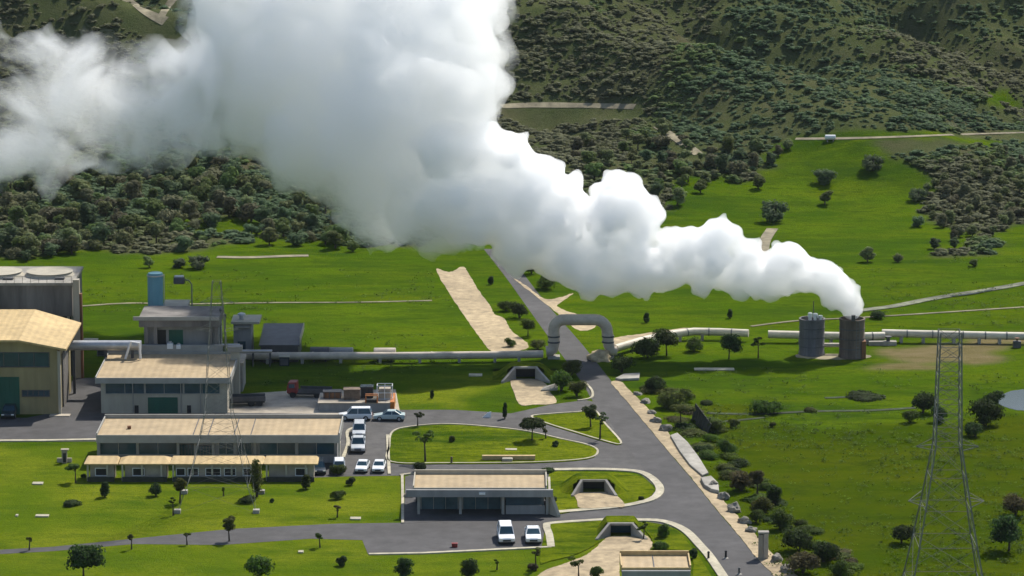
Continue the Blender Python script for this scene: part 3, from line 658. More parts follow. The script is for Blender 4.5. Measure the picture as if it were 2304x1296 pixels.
# row of low kiosks in front
kiosks = [(195, 263, 'first ochre-roofed kiosk at the far left of the low row'), (273, 381, 'ochre-roofed kiosk with hipped roof, second in the low row'), (387, 592, 'longest ochre-roofed kiosk, in the middle of the low row'), (597, 712, 'ochre-roofed kiosk at the right end of the low row, by the parked cars')]
for i, (a_, c_, lab) in enumerate(kiosks):
    Y0 = yr(1080); zE = zr(1046, Y0 - 0.5); Y1 = yr(1026, zE + 0.35)
    k = empty('kiosk', (xc(a_, Y0), Y0, 0), lab, 'kiosk', 'low kiosks in front of the office building'); ox = xc(a_, Y0); W = xc(c_, Y0) - ox
    box(k, 'wall', ox + 0.4, ox + W - 0.3, Y0, Y1 - 0.3, 0, zE - 0.02, M['paleconc'])
    dq = Y1 - Y0; hip = 0.9 if i == 1 else 0.25
    MB().add([(-.2, -.6, zE), (W + .2, -.6, zE), (W + .2, dq, zE + .0), (-.2, dq, zE + .0), (-.2, -.6, zE + .14), (W + .2, -.6, zE + .14), (W + .2 - hip, dq * .8, zE + .5), (-.2 + hip, dq * .8, zE + .5), (W + .2, dq, zE + .2), (-.2, dq, zE + .2)],
             [(0, 3, 2, 1), (0, 1, 5, 4), (4, 5, 6, 7), (1, 2, 8, 5), (5, 8, 6), (3, 0, 4, 9), (4, 7, 9), (2, 3, 9, 8), (8, 9, 7, 6)]).build('roof', M['yroof'], k)
    wins = {0: [(216, 242)], 1: [(300, 324)], 2: [(398, 416), (424, 446), (464, 496), (506, 530), (548, 570)], 3: [(666, 690)]}[i]
    for wa, wb in wins: 
        z0_, z1_ = zr(1069, Y0), zr(1054, Y0); A, B = xc(wa, Y0) - ox, xc(wb, Y0) - ox
        w = MB().box(A, B, -0.03, 0.04, z0_, z1_).build('window', M['black'], k)
        MB().box(A - .08, B + .08, -.1, -.031, z0_ - .09, z0_).box(A - .08, B + .08, -.1, -.031, z1_, z1_ + .08).box(A - .08, A, -.1, -.031, z0_, z1_).box(B, B + .08, -.1, -.031, z0_, z1_).build('frame', M['white'], w)
    for q in range(int(W / 2.2) + 1): MB().box(min(q * 2.2 + .1, W - .3), min(q * 2.2 + .3, W - .1), -.5, -.32, 0, zE - .003).build('post', M['cream'], k)
    MB().box(0.2, W - .2, -.95, -.75, 0, .55).build('plinth_wall', M['wood'], k)
# gatehouse carport
Y0 = yr(1157); zE = zr(1097, Y0); Y1 = yr(1067, zE)
g = empty('carport', (0, Y0, 0), 'tan-roofed three-bay open carport beside the forecourt', 'carport')
xa, xb = xc(932, Y0, zE), xc(1228, Y0, zE)
flat_roof(g, xa, xb, Y0 - 0.3, Y1, zE, M['roof'], th=0.25, lip=0.3, lipmat=M['cream'])
box(g, 'front_beam', xc(914, Y0, 2.6), xc(1244, Y0, 2.6), Y0 - 0.9, Y0 - 0.46, zE - 0.85, zE - 0.05, M['grey'])
for px in (942, 1036, 1132, 1231): box(g, 'post', xc(px - 3, Y0), xc(px + 3, Y0), Y0 - 0.15, Y0 + 0.15, 0, zE - 0.27, M['fascia'])
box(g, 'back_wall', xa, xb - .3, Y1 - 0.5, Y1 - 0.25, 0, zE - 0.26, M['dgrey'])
lw = box(g, 'low_wall', xc(1138, Y0), xc(1226, Y0), Y0 - 0.05, Y0 + 0.12, 0, zr(1137, Y0), M['grey'])
facade(g, 'window', 1138, 1224, 1110, 1136, Y0 + 0.05, M['glass'], depth=0.04)
for a_, c_ in ((948, 1030), (1042, 1126)): framed(g, a_, c_, 1113, 1150, Y0 + 2.2, M['glass2'], 'glazed_screen', bars=3)
box(g, 'partition', xc(1128, Y0), xc(1131, Y0) , Y0 + 0.2, Y1 - 0.6, 0, zE - 0.27, M['grey'])
ew = MB().add([(0, 0, 0), (0.35, 0, 0), (1.2, -1.3, 0), (0.85, -1.3, 0), (0, 0, 2.3), (0.35, 0, 2.3), (1.2, -1.3, .25), (0.85, -1.3, .25)], [(0,3,2,1),(4,5,6,7),(0,1,5,4),(1,2,6,5),(2,3,7,6),(3,0,4,7)]).build('buttress', M['cream'], g, loc=(xc(1236, Y0), 0, 0))
box(g, 'side_wall', xc(1234, Y0) , xc(1239, Y0), Y0 + 0.02, Y1, 0, zE - 0.28, M['cream'])
box(g, 'roof_light', xc(1078, Y0, 3), xc(1092, Y0, 3), Y0 - 1.05, Y0 - 0.91, zE - 0.55, zE - 0.3, M['white'])
mb = empty('utility_box', G(942, 1124), 'white utility box on the paving at the left end of the carport', 'box')
MB().box(-.25, .25, -.2, .2, 0, .5).build('body', M['white'], mb, bevel=.03); MB().box(-.28, .28, -.24, .24, .502, .56).build('lid', M['cream'], mb)
sl = empty('planter', G(920, 1118), 'pale low planter trough beside the carport', 'planter')
MB().box(-.55, .55, -.25, .25, 0, .35).build('trough', M['kerb'], sl, bevel=.04); MB().box(-.48, .48, -.18, .18, .352, .40).build('soil', M['brown'], sl)
# small gate house at the bottom edge
Y0 = yr(1330); zE = 2.6; Yf = yr(1278, zE); Yb2 = yr(1250, zE)
gh = empty('gatehouse', (0, Yf, 0), 'small tan-roofed gatehouse with raised parapet at the bottom edge', 'building')
x0, x1 = xc(1400, Yf, zE), xc(1552, Yf, zE)
box(gh, 'wall', x0 + .2, x1 - .2, Yf + .25, Yb2 - .2, 0, zE - .13, M['cream'])
r = flat_roof(gh, x0, x1, Yf, Yb2, zE, M['roof'], th=.4, lip=.3, lipmat=M['yroof'])
MB().box(xc(1472, Yf, zE) - .05, xc(1472, Yf, zE) + .05, .05, Yb2 - Yf - .05, zE + .002, zE + .06).build('roof_joint', M['dgrey'], r)
box(gh, 'front_beam', x0 - .05, x1 + .05, Yf - .6, Yf - .16, zE - .7, zE - .15, M['grey'])
for xx in np.linspace(x0 + .4, x1 - 1.6, 3): 
    w = box(gh, 'window', xx, xx + 1.5, Yf + .2, Yf + .246, .9, 1.9, M['glass']); 
    box(w, 'sill', xx - .1, xx + 1.6, Yf + .1, Yf + .24, .8, .89, M['cream'])
# ------------------------------------------------------------------ silencers and pipelines
def silencer(px, r0, r1, w, label, wmat):
    Y = yr(r0); x = xc(px, Y); r = w / 2 / scale_at(Y); h = zr(r1 + 3, Y)
    s = empty('silencer', (x, Y, 0), label, 'silencer', 'steam silencers')
    MB().lathe([(r * 1.04, 0), (r * 1.04, .3), (r, .4), (r * .99, h - .25), (r * 1.03, h - .25), (r * 1.03, h), (r * .9, h), (r * .9, h - .7)], 40).build('shell', M[wmat], s, True)
    for k in range(1, 4): MB().lathe([(r * 1.02, h * k / 4 - .05), (r * 1.02, h * k / 4 + .05)], 40).build('hoop', M['dgrey'], s)
    mb = MB(); a = 0.35
    dx, dy = (r + .15) * math.sin(a), -(r + .15) * math.cos(a)
    for q in (-.2, .2): mb.tube([(dx + q, dy, .1), (dx + q, dy, h + .6)], .035, 5)
    for k in range(12): mb.tube([(dx - .2, dy, .3 + k * h / 12), (dx + .2, dy, .3 + k * h / 12)], .025, 4)
    mb.build('ladder', M['steel'], s)
    return s, r, h
s1, r1, h1 = silencer(1826, 797, 713, 57, 'dark grey cylindrical silencer with white valves on its rim', 'silencer')
s2, r2, h2 = silencer(1916, 803, 713, 57, 'dark rust-tinged cylindrical silencer that the steam pours from', 'silencer2')
for dx, hh, ww in ((-.35, .95, .3), (.35, .85, .34), (1.0, .6, .3)):
    v = MB().lathe([(ww * .7, h1 - .05), (ww * .7, h1 + hh * .3), (ww, h1 + hh * .35), (ww, h1 + hh * .9), (ww * .6, h1 + hh)], 12, dx, -r1 * .55).build('valve', M['white'], s1, True)
MB().tube([(.15, 0, h1 - .4), (.15, 0, h1 + 2.3)], .06, 6).build('vent_mast', M['dgrey'], s1)
MB().tube([(r1 * .95, .2, 1.2), (r1 + 2.6, .2, 1.2)], .28, 10).build('inlet_pipe', M['creampipe'], s1, True)
MB().box(r2 * .72, r2 * 1.06, -r2 * .78, r2 * .1, .02, h2 * .45).build('rust_plate', M['rust'], s2, bevel=.05)
MB().box(-.25, .25, -r2 * 1.1, -r2 * .85, h2 - .05, h2 + .75).build('gauge_box', M['dgrey'], s2, bevel=.04)
def gp(px, py, z): P = G(px, py); return Vector((P.x, P.y, z))
def pipeline(name, pts, r, mat, label, legs, zc):
    o = empty(name, (pts[0].x, pts[0].y, 0), label, 'pipeline'); q = [p - Vector((pts[0].x, pts[0].y, 0)) for p in pts]
    b = MB().tube(q, r, 18).build('pipe', M[mat], o, True)
    for i in range(1, legs):
        t = i / legs * (len(q) - 1); k = min(int(t), len(q) - 2); p = q[k].lerp(q[k + 1], t - k)
        MB().box(p.x - .18, p.x + .18, p.y - .5, p.y + .5, 0, max(p.z - r * .8, .1)).box(p.x - .25, p.x + .25, p.y - r * 1.1, p.y + r * 1.1, max(p.z - r * .8, .1) + .002, p.z - r * .55).build('support', M['concrete'], o)
    for i in range(1, legs):
        t = (i + .3) / legs * (len(q) - 1); k = min(int(t), len(q) - 2); p = q[k].lerp(q[k + 1], t - k); d = (q[k + 1] - q[k]).normalized()
        MB().tube([p - d * .09, p + d * .09], r * 1.07, 18).build('flange', M['pipe' if mat == 'pipe' else 'steel'], o, True)
    return o
pipeline('grey_pipeline', [gp(524, 818, 1.0), gp(700, 817, .95), gp(900, 816, .9), gp(1100, 814, .9), gp(1222, 812, .9)], .50, 'pipe', 'long grey steam pipeline running low along the field edge to the pipe arch', 9, 1)
A = G(1246, 806); Bq = G(1366, 806)
zt = zr(716, A.y)
arch = empty('pipe_arch', (A.x, A.y, 0), 'big dark square pipe loop arching over the road', 'pipe arch')
W = Bq.x - A.x; rr = .74
pth = [Vector((-1.0, 0, .9)), Vector((-.55, 0, .95)), Vector((-.15, 0, 1.2)), Vector((0, 0, 1.8)), Vector((0, 0, zt - 1.5))]
for k in range(1, 6): a = k / 6 * math.pi / 2; pth.append(Vector((1.3 - 1.3 * math.cos(a), 0, zt - 1.5 + 1.3 * math.sin(a))))
pth += [Vector((1.5, 0, zt - .2)), Vector((W - 1.6, 0, zt - .2))]
for k in range(1, 6): a = k / 6 * math.pi / 2; pth.append(Vector((W - 1.6 + 1.6 * math.sin(a), 0, zt - 1.8 + 1.6 * math.cos(a))))
pth += [Vector((W + .05, 0, zt - 2.2)), Vector((W + .25, 0, 1.7)), Vector((W + .5, .1, 1.0)), Vector((W + 1.1, .3, .9))]
MB().tube(pth, rr, 20).build('pipe', M['pipe'], arch, True)
for x in (0, W + .1):
    MB().box(x - .8, x + .8, -.8, .8, 0, .35).build('footing', M['concrete'], arch, bevel=.05)
    for z_ in (2.2, zt - 2.4): MB().tube([(x, 0, z_ - .1), (x, 0, z_ + .1)], rr * 1.12, 20).build('flange', M['dgrey'], arch, True)
pipeline('cream_pipeline', [gp(1384, 800, .95), gp(1440, 784, 1.0), gp(1500, 770, 1.0), gp(1560, 764, 1.1), gp(1620, 765, 1.1), gp(1684, 768, 1.1)], .52, 'creampipe', 'pale pipeline bending up from the pipe arch towards the silencers', 6, 1)
pipeline('cream_pipeline', [gp(1728, 770, 1.1), gp(1800, 771, 1.05), gp(1870, 772, 1.0), gp(1950, 773, 1.0), gp(1990, 772, 1.0)], .52, 'creampipe', 'pale pipe length passing behind the two silencers', 4, 1)
pv = pipeline('cream_pipeline', [gp(1984, 770, 1.25), gp(2060, 771, 1.2), gp(2180, 772, 1.1), gp(2260, 773, 1.05), gp(2420, 775, 1.0)], .52, 'creampipe', 'long straight pale pipeline right of the silencers, behind the pylon', 7, 1)
P = G(1998, 776)
vb = empty('valve_pit', P, 'pale concrete valve pit where the pale pipe widens, right of the silencers', 'valve pit')
MB().box(-2.6, 1.1, -.6, .5, 0, .55).build('box', M['concrete'], vb, bevel=.04); MB().lathe([(.25, .552), (.25, 1.0), (.45, 1.05), (.45, 1.2)], 12, 0, -.1).build('hand_wheel', M['dgrey'], vb, True)
P = G(2288, 782)
vb = empty('valve', P, 'dark valve block under the pale pipeline at the right edge', 'valve')
MB().box(-.5, .5, -.4, .4, 0, .9).build('block', M['dgrey'], vb, bevel=.06); MB().lathe([(.1, .902), (.1, 1.2), (.35, 1.25), (.35, 1.32)], 12).build('hand_wheel', M['rust'], vb, True)
def rack(px0, px1, row, n, label, top=1.9):
    A, Bq = gp(px0, row, 0), gp(px1, row, 0); o = empty('pipe_rack', A, label, 'pipe rack'); L = Bq.x - A.x
    for k in range(n): MB().tube([(0, k * .42, top), (L, k * .42, top)], .13 + .04 * (k % 2), 10).build('pipe', M['silver' if k % 2 else 'pipe'], o, True)
    for k in range(3): x = L * (.05 + .45 * k); MB().box(x - .07, x + .07, -.25, -.11, 0, top - .2).box(x - .07, x + .07, n * .42 - .2, n * .42 - .06, 0, top - .2).box(x - .08, x + .08, -.26, n * .42, top - .198, top - .06 - .1).build('trestle', M['dgrey'], o)
rack(526, 612, 824, 3, 'silver and grey pipes on trestles between the workshop pillar and the pump house')
rack(500, 540, 836, 2, 'short two-pipe rack behind the switch room roof', 3.4)
def cabinet(px, py, w, h, mat, label):
    P = G(px, py); s_ = scale_at(P.y); a = w / s_ / 2; hh = h / s_; o = empty('cabinet', P, label, 'cabinet')
    b_ = MB().box(-a, a, -.4, .4, 0, hh).build('body', M[mat], o, bevel=.04); MB().box(-a * .8, a * .8, -.43, -.401, .1, hh * .85).build('door', M['dgrey'], b_); MB().box(-a - .06, a + .06, -.46, .46, hh + .002, hh + .1).build('lid', M['cream'], o)
cabinet(232, 800, 26, 20, 'grey', 'grey equipment cabinet under the silver duct'); cabinet(262, 796, 40, 24, 'paleconc', 'pale equipment cabinet right of the grey one, behind the silver duct'); cabinet(205, 778, 30, 14, 'cream', 'low cream cabinet beside the cooling tower stair column')
cabinet(640, 822, 22, 20, 'dcar', 'dark cabinet in front of the pump house wall'); cabinet(610, 806, 16, 18, 'white', 'slim white cabinet beside the pump house')
# ------------------------------------------------------------------ culverts
def culvert(pxl, pxr, r0, r1, label, mat='concrete', wing=2.2, spread=1.1, apr=None, mouth='black', mound=3.0):
    Y = yr(r1); xl, xr = xc(pxl, Y), xc(pxr, Y); h = zr(r0, Y); o = empty('culvert', ((xl + xr) / 2, Y, 0), label, 'culvert'); hw = (xr - xl) / 2
    MB().box(-hw - .3, -hw, 0, 3.2, 0, h).box(hw, hw + .3, 0, 3.2, 0, h).box(-hw - .3, hw + .3, -.03, .45, h + .002, h + .24).box(-hw, hw, 3.0, 3.2, .01, h).build('portal', M[mat], o)
    MB().box(-hw, hw, 1.4, 1.6, .02, h - .01).build('mouth', M[mouth], o)  # panel closes the barrel; its dark colour stands in for inner shade
    for s in (-1, 1):
        a = s * (hw + .02); b_ = s * (hw + .30); c_ = s * (hw + spread); d = s * (hw + spread + .3)
        vs = [(a, -.002, 0), (b_, -.002, 0), (d, -wing, 0), (c_, -wing, 0), (a, -.002, h + .25), (b_, -.002, h + .25), (d, -wing, .25), (c_, -wing, .25)]
        w = MB().add(vs, [(0,3,2,1),(4,5,6,7),(0,1,5,4),(1,2,6,5),(2,3,7,6),(3,0,4,7)]).build('wing_wall', M[mat], o)
        b = bmesh.new(); b.from_mesh(w.data); bmesh.ops.recalc_face_normals(b, faces=b.faces); b.to_mesh(w.data); b.free()
    # grassed bank over the barrel
    X0 = (xl + xr) / 2; n = 18; vs = []; fs = []
    for j in range(n + 1):
        for i in range(n + 1):
            x = -hw - mound + (2 * hw + 2 * mound) * i / n; y = -wing * .75 + (wing * .75 + 3.2 + mound) * j / n
            ex = max(abs(x) - hw - .3, 0) / (mound - .3); ey = max(y - 3.0, 0) / mound if y > 0 else -y / (wing * .8)
            e = min(1, math.hypot(ex, ey)); z = (h + .26) * (1 - e * e * (3 - 2 * e)) if not (y < .05 and abs(x) < hw + .3 + spread * min(1, -y / wing + .1)) else -.3
            if y >= .3 and abs(x) < hw + .3 and y < 3.2: z = max(z, h + .22)
            vs.append((X0 + x, Y + y + .06, z))
    for j in range(n):
        for i in range(n):
            k = j * (n + 1) + i; q4 = (k, k + 1, k + n + 2, k + n + 1)
            if not any(vs[a_][2] < -.2 for a_ in q4): fs.append(q4)
    m_ = MB().add(vs, fs).build('embankment', M['lawn'], smooth_=True); tag(m_, kind='structure')
    return o
culvert(1312, 1360, 1084, 1108, 'concrete culvert mouth on the kerbed lawn right of the carport')
sheet('apron', [(1290, 1112), (1310, 1108), (1364, 1107), (1384, 1112), (1406, 1138), (1360, 1141), (1306, 1142), (1298, 1124)], 0.16, M['gravel'], False)
culvert(1161, 1204, 830, 853, 'shaded concrete culvert mouth left of the road by the pipe arch', wing=2.4, spread=1.6)
sheet('apron', [(1148, 858), (1160, 853), (1206, 853), (1228, 864), (1240, 884), (1252, 906), (1200, 910), (1168, 908)], 0.06, M['gravel'], False)
Y_ = yr(1206)
culvert(1374, 1420, 1182, 1206, 'culvert mouth with its dark opening coloured blue-grey, beside the lower lane', wing=2.0, spread=1.4, mouth='glass', mound=1.6)
sheet('apron', [(1362, 1212), (1380, 1206), (1420, 1206), (1452, 1204), (1468, 1222), (1456, 1240), (1430, 1250), (1398, 1246), (1394, 1298), (1394, 1340), (1180, 1340), (1216, 1290), (1270, 1268), (1316, 1250), (1340, 1232)], 0.16, M['gravel'])
pl = empty('flap', G(1238, 878), 'tilted concrete slab lying on the apron by the shaded culvert', 'slab')
MB().add([(-1.2, -.9, .05), (.9, -.3, .05), (1.0, .5, .7), (-.8, 0, .3), (-1.2, -.9, .22), (.9, -.3, .22), (1.0, .5, .87), (-.8, 0, .47)], [(0,3,2,1),(4,5,6,7),(0,1,5,4),(1,2,6,5),(2,3,7,6),(3,0,4,7)]).build('slab', M['concrete'], pl)
# sand heap at the foot of the arch
rnd = random.Random(5)
b = bmesh.new(); bmesh.ops.create_icosphere(b, subdivisions=4, radius=1)
P = G(1352, 808)
for v in b.verts:
    f = 1 + .3 * noise.fractal(v.co * 1.6, .6, 2, 4); v.co = Vector((v.co.x * 1.55 * f, v.co.y * 1.9 * f, max(v.co.z, -.1) * 1.25 * f))
me = bpy.data.meshes.new('sand_heap'); b.to_mesh(me); b.free(); me.materials.append(M['sand']); me.polygons.foreach_set('use_smooth', [True] * len(me.polygons))
o = bpy.data.objects.new('sand_heap', me); COL.objects.link(o); o.location = P; tag(o, 'pale sand heap at the right foot of the pipe arch', 'sand heap')
# ------------------------------------------------------------------ roadside slabs, posts, rocks
def slabobj(name, pts, h, mat, label, cat, skew=0.0):
    w = place(pts); cx = sum(p[0] for p in w) / len(w); cy = sum(p[1] for p in w) / len(w)
    o = MB().prism([(p[0] - cx, p[1] - cy) for p in w], 0, h).build(name, M[mat], None, bevel=min(.12, h * .3)); o.location = (cx, cy, 0); return tag(o, label, cat)
slabobj('drain_slab', [(1508, 984), (1524, 978), (1548, 1000), (1572, 1032), (1594, 1068), (1580, 1074), (1552, 1050), (1528, 1018)], .3, 'concrete', 'long pale concrete drain slab beside the gravel shoulder', 'slab')
slabobj('drain_slab', [(1576, 1082), (1600, 1078), (1616, 1094), (1618, 1112), (1600, 1108), (1584, 1098)], .45, 'concrete', 'short broken concrete slab just below the long drain slab', 'slab')
slabobj('drain_slab', [(1404, 846), (1440, 844), (1438, 856), (1396, 858), (1384, 856)], .35, 'concrete', 'flat concrete slab at the top of the gravel shoulder under the arch', 'slab')
gp_ = empty('gate_pillar', G(1717, 1256), 'square white-and-grey gate pillar on the gravel shoulder', 'pillar')
MB().box(-.5, -.02, -.35, .35, 0, 2.6).build('shaft', M['paleconc'], gp_, bevel=.04); MB().box(0, .5, -.35, .35, 0, 2.7).build('shaft', M['pipe'], gp_, bevel=.04); MB().box(-.56, .56, -.42, .42, 2.702, 2.9).build('cap', M['concrete'], gp_, bevel=.04)
def boulder(px, py, w, h, label, seed, mat='stone', sq=1.0):
    b = bmesh.new(); bmesh.ops.create_icosphere(b, subdivisions=3, radius=1); P = G(px, py); s = scale_at(P.y); off = Vector((seed * 7.3, seed * 1.7, 0))
    for v in b.verts:
        f = 1 + .42 * noise.fractal(v.co * 1.1 + off, .7, 2, 4); q = v.co * f
        v.co = Vector((q.x * w / s / 2, q.y * w / s / 2 * sq, (max(q.z, -.35) + .2) * h / s / 1.4))
    me = bpy.data.meshes.new('boulder'); b.to_mesh(me); b.free(); me.materials.append(M[mat])
    o = bpy.data.objects.new('boulder', me); COL.objects.link(o); o.location = P; o.rotation_euler = (0, 0, seed); tag(o, label, 'boulder', 'boulders along the gravel shoulder')
rocks = [(1434, 888, 26, 14, 'small pale boulder highest up the shoulder'), (1452, 906, 34, 18, 'pale flat boulder second from the top of the shoulder'), (1466, 930, 30, 16, 'low boulder half sunk in weeds on the upper shoulder'), (1478, 950, 34, 20, 'rounded boulder above the long drain slab'),
         (1498, 968, 40, 24, 'boulder resting against the upper end of the long drain slab'), (1604, 1098, 34, 26, 'boulder behind the short broken slab'), (1628, 1122, 40, 30, 'grey boulder below the short broken slab'), (1652, 1150, 46, 34, 'largest pale boulder, midway down the shoulder'),
         (1676, 1176, 40, 26, 'boulder just above the gate pillar'), (1690, 1196, 34, 22, 'small boulder close behind the gate pillar'), (1748, 1262, 40, 30, 'boulder just below the gate pillar'), (1772, 1286, 46, 30, 'pale boulder at the bottom edge of the shoulder')]
for i, (px, py, w, h, lab) in enumerate(rocks): boulder(px, py, w * .8, h * .62, lab, i * .7 + .3, sq=.8)
for i, (a, b_, lab) in enumerate((((1556, 946), (1592, 978), 'dark leaning timber panel standing in the rough grass'),)):
    A, B2 = G(*a), G(*b_); d = B2 - A; L = d.length; ang = math.atan2(d.y, d.x)
    o = empty('fence_panel', A, lab, 'fence', rz=ang)
    for k in range(9): MB().add([(k * L / 9, -.05, 0), ((k + .9) * L / 9, -.05, 0), ((k + .9) * L / 9, .05, 0), (k * L / 9, .05, 0), (k * L / 9, .45, 2.1 - .1 * k), ((k + .9) * L / 9, .45, 2.05 - .1 * k), ((k + .9) * L / 9, .55, 2.05 - .1 * k), (k * L / 9, .55, 2.1 - .1 * k)], [(0,3,2,1),(4,5,6,7),(0,1,5,4),(1,2,6,5),(2,3,7,6),(3,0,4,7)]).build('board', M['wood'], o)
    for k in (.15, .85): MB().tube([(k * L, .2, 0), (k * L, .62, 1.8)], .07, 6).build('post', M['wood'], o)
for px, py, hh, lab, mt in ((1633, 1256, 18, 'thin dark bollard on the main road near the bottom', 'black'), (1594, 1258, 18, 'dark marker post on the kerb of the lower corner lawn', 'black'), (1016, 1043, 16, 'short brown post at the lower edge of the oval lawn', 'brown'), (1663, 1292, 16, 'thin marker post at the very bottom of the main road', 'steel')):
    P = G(px, py); h = hh / scale_at(P.y); o = empty('marker_post', P, lab, 'post')
    MB().lathe([(.13, 0), (.11, h * .8), (.15, h * .82), (.1, h)], 10).build('post', M[mt], o, True); MB().lathe([(.3, .015), (.22, .08), (.13, .1)], 12).build('foot', M['concrete'], o, True)
# small litter of the place: lawn slabs, the T-shaped sign wall
def lawnslab(px, py, w, d, label, mat='kerb'):
    P = G(px, py); ww = w / scale_at(P.y); o = MB().box(-ww / 2, ww / 2, -d / 2, d / 2, 0, .16).build('slab', M[mat], None, bevel=.03, loc=P); tag(o, label, 'slab')
for a in ((85, 1089, 24, .9, 'white slab lying on the lawn below the kiosk row'), (95, 1162, 30, .8, 'long pale slab on the open lawn at far left'), (38, 1161, 6, .6, 'tiny pale slab left of the long one on the open lawn'), (800, 1168, 24, .9, 'pale slab at the foot of the lawn above the lower lane'), (677, 1243, 12, .7, 'small white slab on the bottom lawn'),
          (1150, 1013, 26, .8, 'pale slab on the oval lawn behind the sign wall'), (1607, 832, 90, 1.2, 'long pale slab at the edge of the steam shadow'), (1070, 845, 30, 1.2, 'greenish slab in the dark shade on the field')): lawnslab(*a)
P = G(1144, 1036); sg = empty('sign_wall', P, 'long low cream wall with a round-fronted plinth on the oval lawn', 'wall')
MB().box(-3.05, 3.1, -.25, .25, .12, .62).build('wall', M['yroof'], sg, bevel=.04); MB().box(-.75, .5, -.9, -.252, .10, .45).build('plinth', M['cream'], sg, bevel=.12)
bt = empty('board', G(1095, 940), 'white triangular board leaning on the upper lane', 'sign board')
MB().add([(-.55, -.05, .03), (.5, -.05, .03), (.55, .15, .75), (.1, .13, .62), (-.55, .05, .03), (.5, .05, .03), (.55, .22, .75), (.1, .2, .62)], [(0, 1, 2, 3), (7, 6, 5, 4), (0, 4, 5, 1), (1, 5, 6, 2), (2, 6, 7, 3), (3, 7, 4, 0)]).build('panel', M['white'], bt)
MB().tube([(.3, .15, .4), (.35, .7, .02)], .03, 6).build('prop', M['steel'], bt)
rb = empty('crate', G(1023, 1231), 'small dark red crate on the lower lane near the kerb', 'crate')
MB().box(-.3, .3, -.2, .2, 0.012, .38).build('body', M['red'], rb, bevel=.03); MB().box(-.33, .33, -.23, .23, .382, .44).build('lid', M['red'], rb)
pl = empty('pit_cover', G(150, 1040), 'small concrete pit with pale rim at the yard corner', 'pit')
MB().box(-1.1, .6, -.1, .15, 0, .5).build('rim', M['cream'], pl); MB().box(-.5, .1, -.5, -.102, 0, 1.5).box(-.6, .3, -.55, .1, 1.502, 1.62).build('hatch', M['paleconc'], pl); MB().box(-.35, 0, -.53, -.502, .1, 1.2).build('opening', M['black'], pl)
# ------------------------------------------------------------------ lattice pylons
def pylon(pxb, pyb, top, waist, wb, ww, wt, arms, label, q=1.0):
    Pb = G(pxb, pyb); Yp = Pb.y; r = empty('pylon', (Pb.x, Pb.y, 0), label, 'pylon'); H_ = zr(top, Yp); zw = zr(waist, Yp)
    def hwid(z): return ww + (z - zw) / (H_ - zw) * (wt - ww) if z > zw else wb + (ww - wb) * (z / zw) ** .8
    lv = [0, zw * .26, zw * .48, zw * .67, zw * .84, zw] + [zw + (H_ - zw) * k / 8 for k in range(1, 9)]
    FR = [[Vector((sx * hwid(z), sy * hwid(z), z)) for sx, sy in ((-1, -1), (1, -1), (1, 1), (-1, 1))] for z in lv]
    for c_ in range(4): MB().tube([f[c_] for f in FR], .085 * q, 4).build('leg', M['steel'], r)
    mb = MB()
    for i in range(len(lv) - 1):
        for c_ in range(4):
            d = (c_ + 1) % 4; mb.tube([FR[i][c_], FR[i + 1][d]], .024 * q, 4, caps=False); mb.tube([FR[i][d], FR[i + 1][c_]], .024 * q, 4, caps=False); mb.tube([FR[i + 1][c_], FR[i + 1][d]], .03 * q, 4, caps=False)
    mb.build('bracing', M['steel'], r)
    for z_, L in arms(zw, H_):
        w = hwid(z_)
        for s in (-1, 1): MB().tube([(s * w, -w, z_), (s * (w + L), 0, z_ + .1), (s * w, w, z_)], .05 * q, 5).tube([(s * w, -w, z_ + .6), (s * (w + L), 0, z_ + .12), (s * w, w, z_ + .6)], .035 * q, 5).build('cross_arm', M['steel'], r)
    for c_ in range(4): MB().box(FR[0][c_].x - .35, FR[0][c_].x + .35, FR[0][c_].y - .35, FR[0][c_].y + .35, 0, .4).build('footing', M['concrete'], r)
pylon(2122, 1415, 745, 1000, 4.7, 1.25, 1.0, lambda zw, H_: ((zw - .3, 1.7), (zw * .69, 1.5)), 'grey lattice transmission pylon standing in the rough grass', 1.0)
pylon(495, 1132, 632, 930, 4.3, 1.5, .45, lambda zw, H_: ((H_ * .78, 1.5), (H_ * .90, 1.2)), 'faint lattice pylon standing on the lawn in front of the kiosk row', .48)
